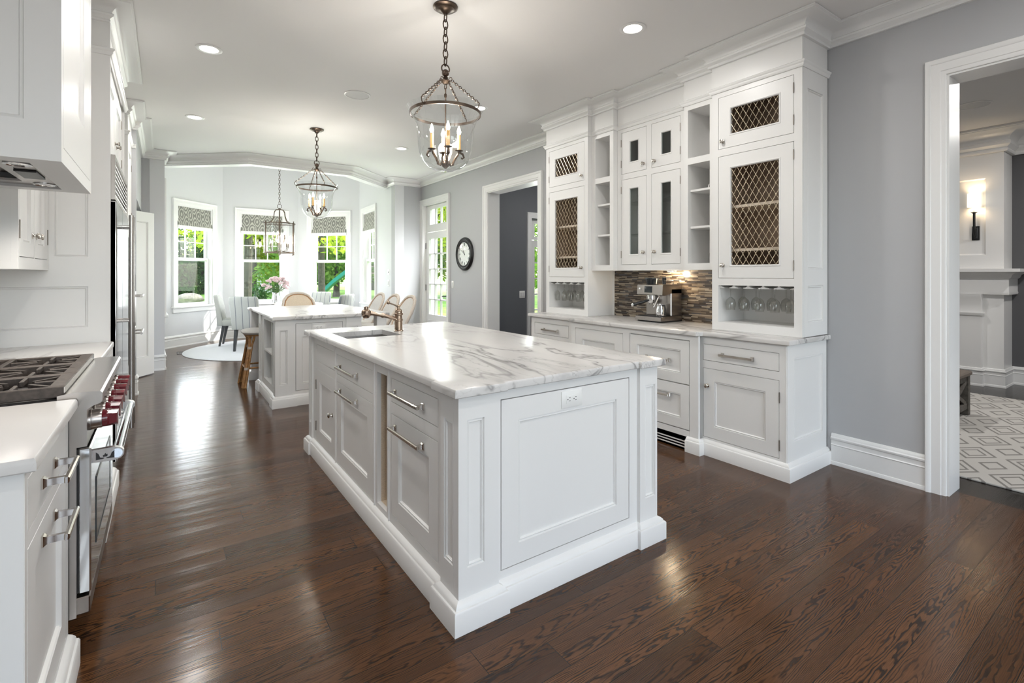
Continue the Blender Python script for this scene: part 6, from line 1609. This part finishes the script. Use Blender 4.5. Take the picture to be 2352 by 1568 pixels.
def shrub(x, y, r, m, lab):
    t = thing('shrub', lab, 'shrub', (x, y, gz(x, y)), 'garden shrubs')
    leaves(MB(), 700, [(x + RT.uniform(-r, r) * 0.4, y + RT.uniform(-r, r) * 0.4, gz(x, y) + r * RT.uniform(0.4, 0.8), r * RT.uniform(0.5, 0.8), 0.85) for k in range(6)], 0.07).build('foliage', m, t, 0)
    MB().tube([(x, y, gz(x, y) - 0.1), (x, y, gz(x, y) + r * 0.7)], [0.05, 0.02], 6).build('stem', 'bark', t)
shrub(3.45, 25.5, 0.62, 'leaf_dark', 'dark rounded shrub standing beside broad trunk')
shrub(5.9, 33.0, 0.9, 'leaf_dark', 'dark shrub in front of white fence behind the flowers')
def rock(x, y, sx, sy, sz, lab, seed):
    r_ = random.Random(seed); L = []
    for k in range(7):
        f = k / 6; ra = math.sin(PI * (0.16 + 0.80 * f)) ** 0.6
        L.append([(x + sx * ra * math.cos(a) * r_.uniform(0.88, 1.08), y + sy * ra * math.sin(a) * r_.uniform(0.88, 1.08), gz(x, y) - 0.05 + sz * f) for a in [2 * PI * j / 14 for j in range(14)]])
    tag(MB().loops(L).build('rock', 'stone', None, 50), lab, 'rock')
rock(0.95, 27.5, 0.58, 0.45, 0.50, 'low flat tan rock on lawn outside leftmost window', 3)
rock(3.55, 27.2, 0.60, 0.45, 0.48, 'pale rounded rock on lawn outside window behind the vase', 8)
fn = thing('fence', 'white vinyl fence panel across the back of the lawn', 'fence', (6.0, 36.6, 0.12))
p0, p1 = Vector((4.55, 37.0, 0)), Vector((8.4, 35.4, 0)); dd_ = (p1 - p0).normalized(); nn_ = Vector((-dd_.y, dd_.x, 0))
TFn = TD(p0.x, p0.y, dd_.x, dd_.y, -nn_.x, -nn_.y)
MB().box(0, (p1 - p0).length, 0.12, 1.30, 0, 0.04, TFn).box(0, (p1 - p0).length, 1.30, 1.36, -0.02, 0.06, TFn).build('panel', 'vinyl_white', fn, 0)
for k in range(3):
    u = k * (p1 - p0).length / 2; q = MB().cbox(u - 0.07, u + 0.07, 0.05, 1.45, -0.04, 0.10, 0.01, TFn); q.build('post', 'vinyl_white', fn)
sl = thing('playset', 'wooden playset with a teal slide outside the bay', 'playset', (7.3, 24.6, 0))
s0_, s1_ = Vector((7.25, 24.2, 1.42)), Vector((6.22, 24.95, 0.36))
d = (s1_ - s0_); L_ = d.length; h_ = Vector((-d.y, d.x, 0)).normalized()
def sec(p, w=0.24): return [tuple(p + h_ * a * w + Vector((0, 0, b))) for a, b in ((-1, 0.16), (-0.9, 0.16), (-0.82, 0.0), (0.82, 0.0), (0.9, 0.16), (1, 0.16), (0.9, -0.04), (-0.9, -0.04))]
MB().loops([sec(s0_ + Vector((0.2, -0.15, 0.03))), sec(s0_), sec(s0_.lerp(s1_, 0.5) + Vector((0, 0, 0.05))), sec(s0_.lerp(s1_, 0.85)), sec(s1_), sec(s1_ + Vector((-0.35, 0.25, -0.06)))]).build('slide', 'teal', sl)
for x, y in ((7.35, 23.9), (8.5, 23.6), (7.6, 24.9), (8.8, 24.6)): MB().cbox(x - 0.05, x + 0.05, y - 0.05, y + 0.05, -0.05, 2.5, 0.01).build('post', 'play_wood', sl)
MB().loops([[(7.3, 23.85, z), (8.55, 23.55, z), (8.85, 24.65, z), (7.55, 24.95, z)] for z in (1.36, 1.44)]).build('deck', 'play_wood', sl, 0)
q = MB()
for z in (1.75, 2.1, 2.4): q.tube([(7.35, 23.9, z), (7.6, 24.9, z)], 0.03, 6).tube([(7.6, 24.9, z), (8.8, 24.6, z)], 0.03, 6)
q.build('railing', 'play_wood', sl)
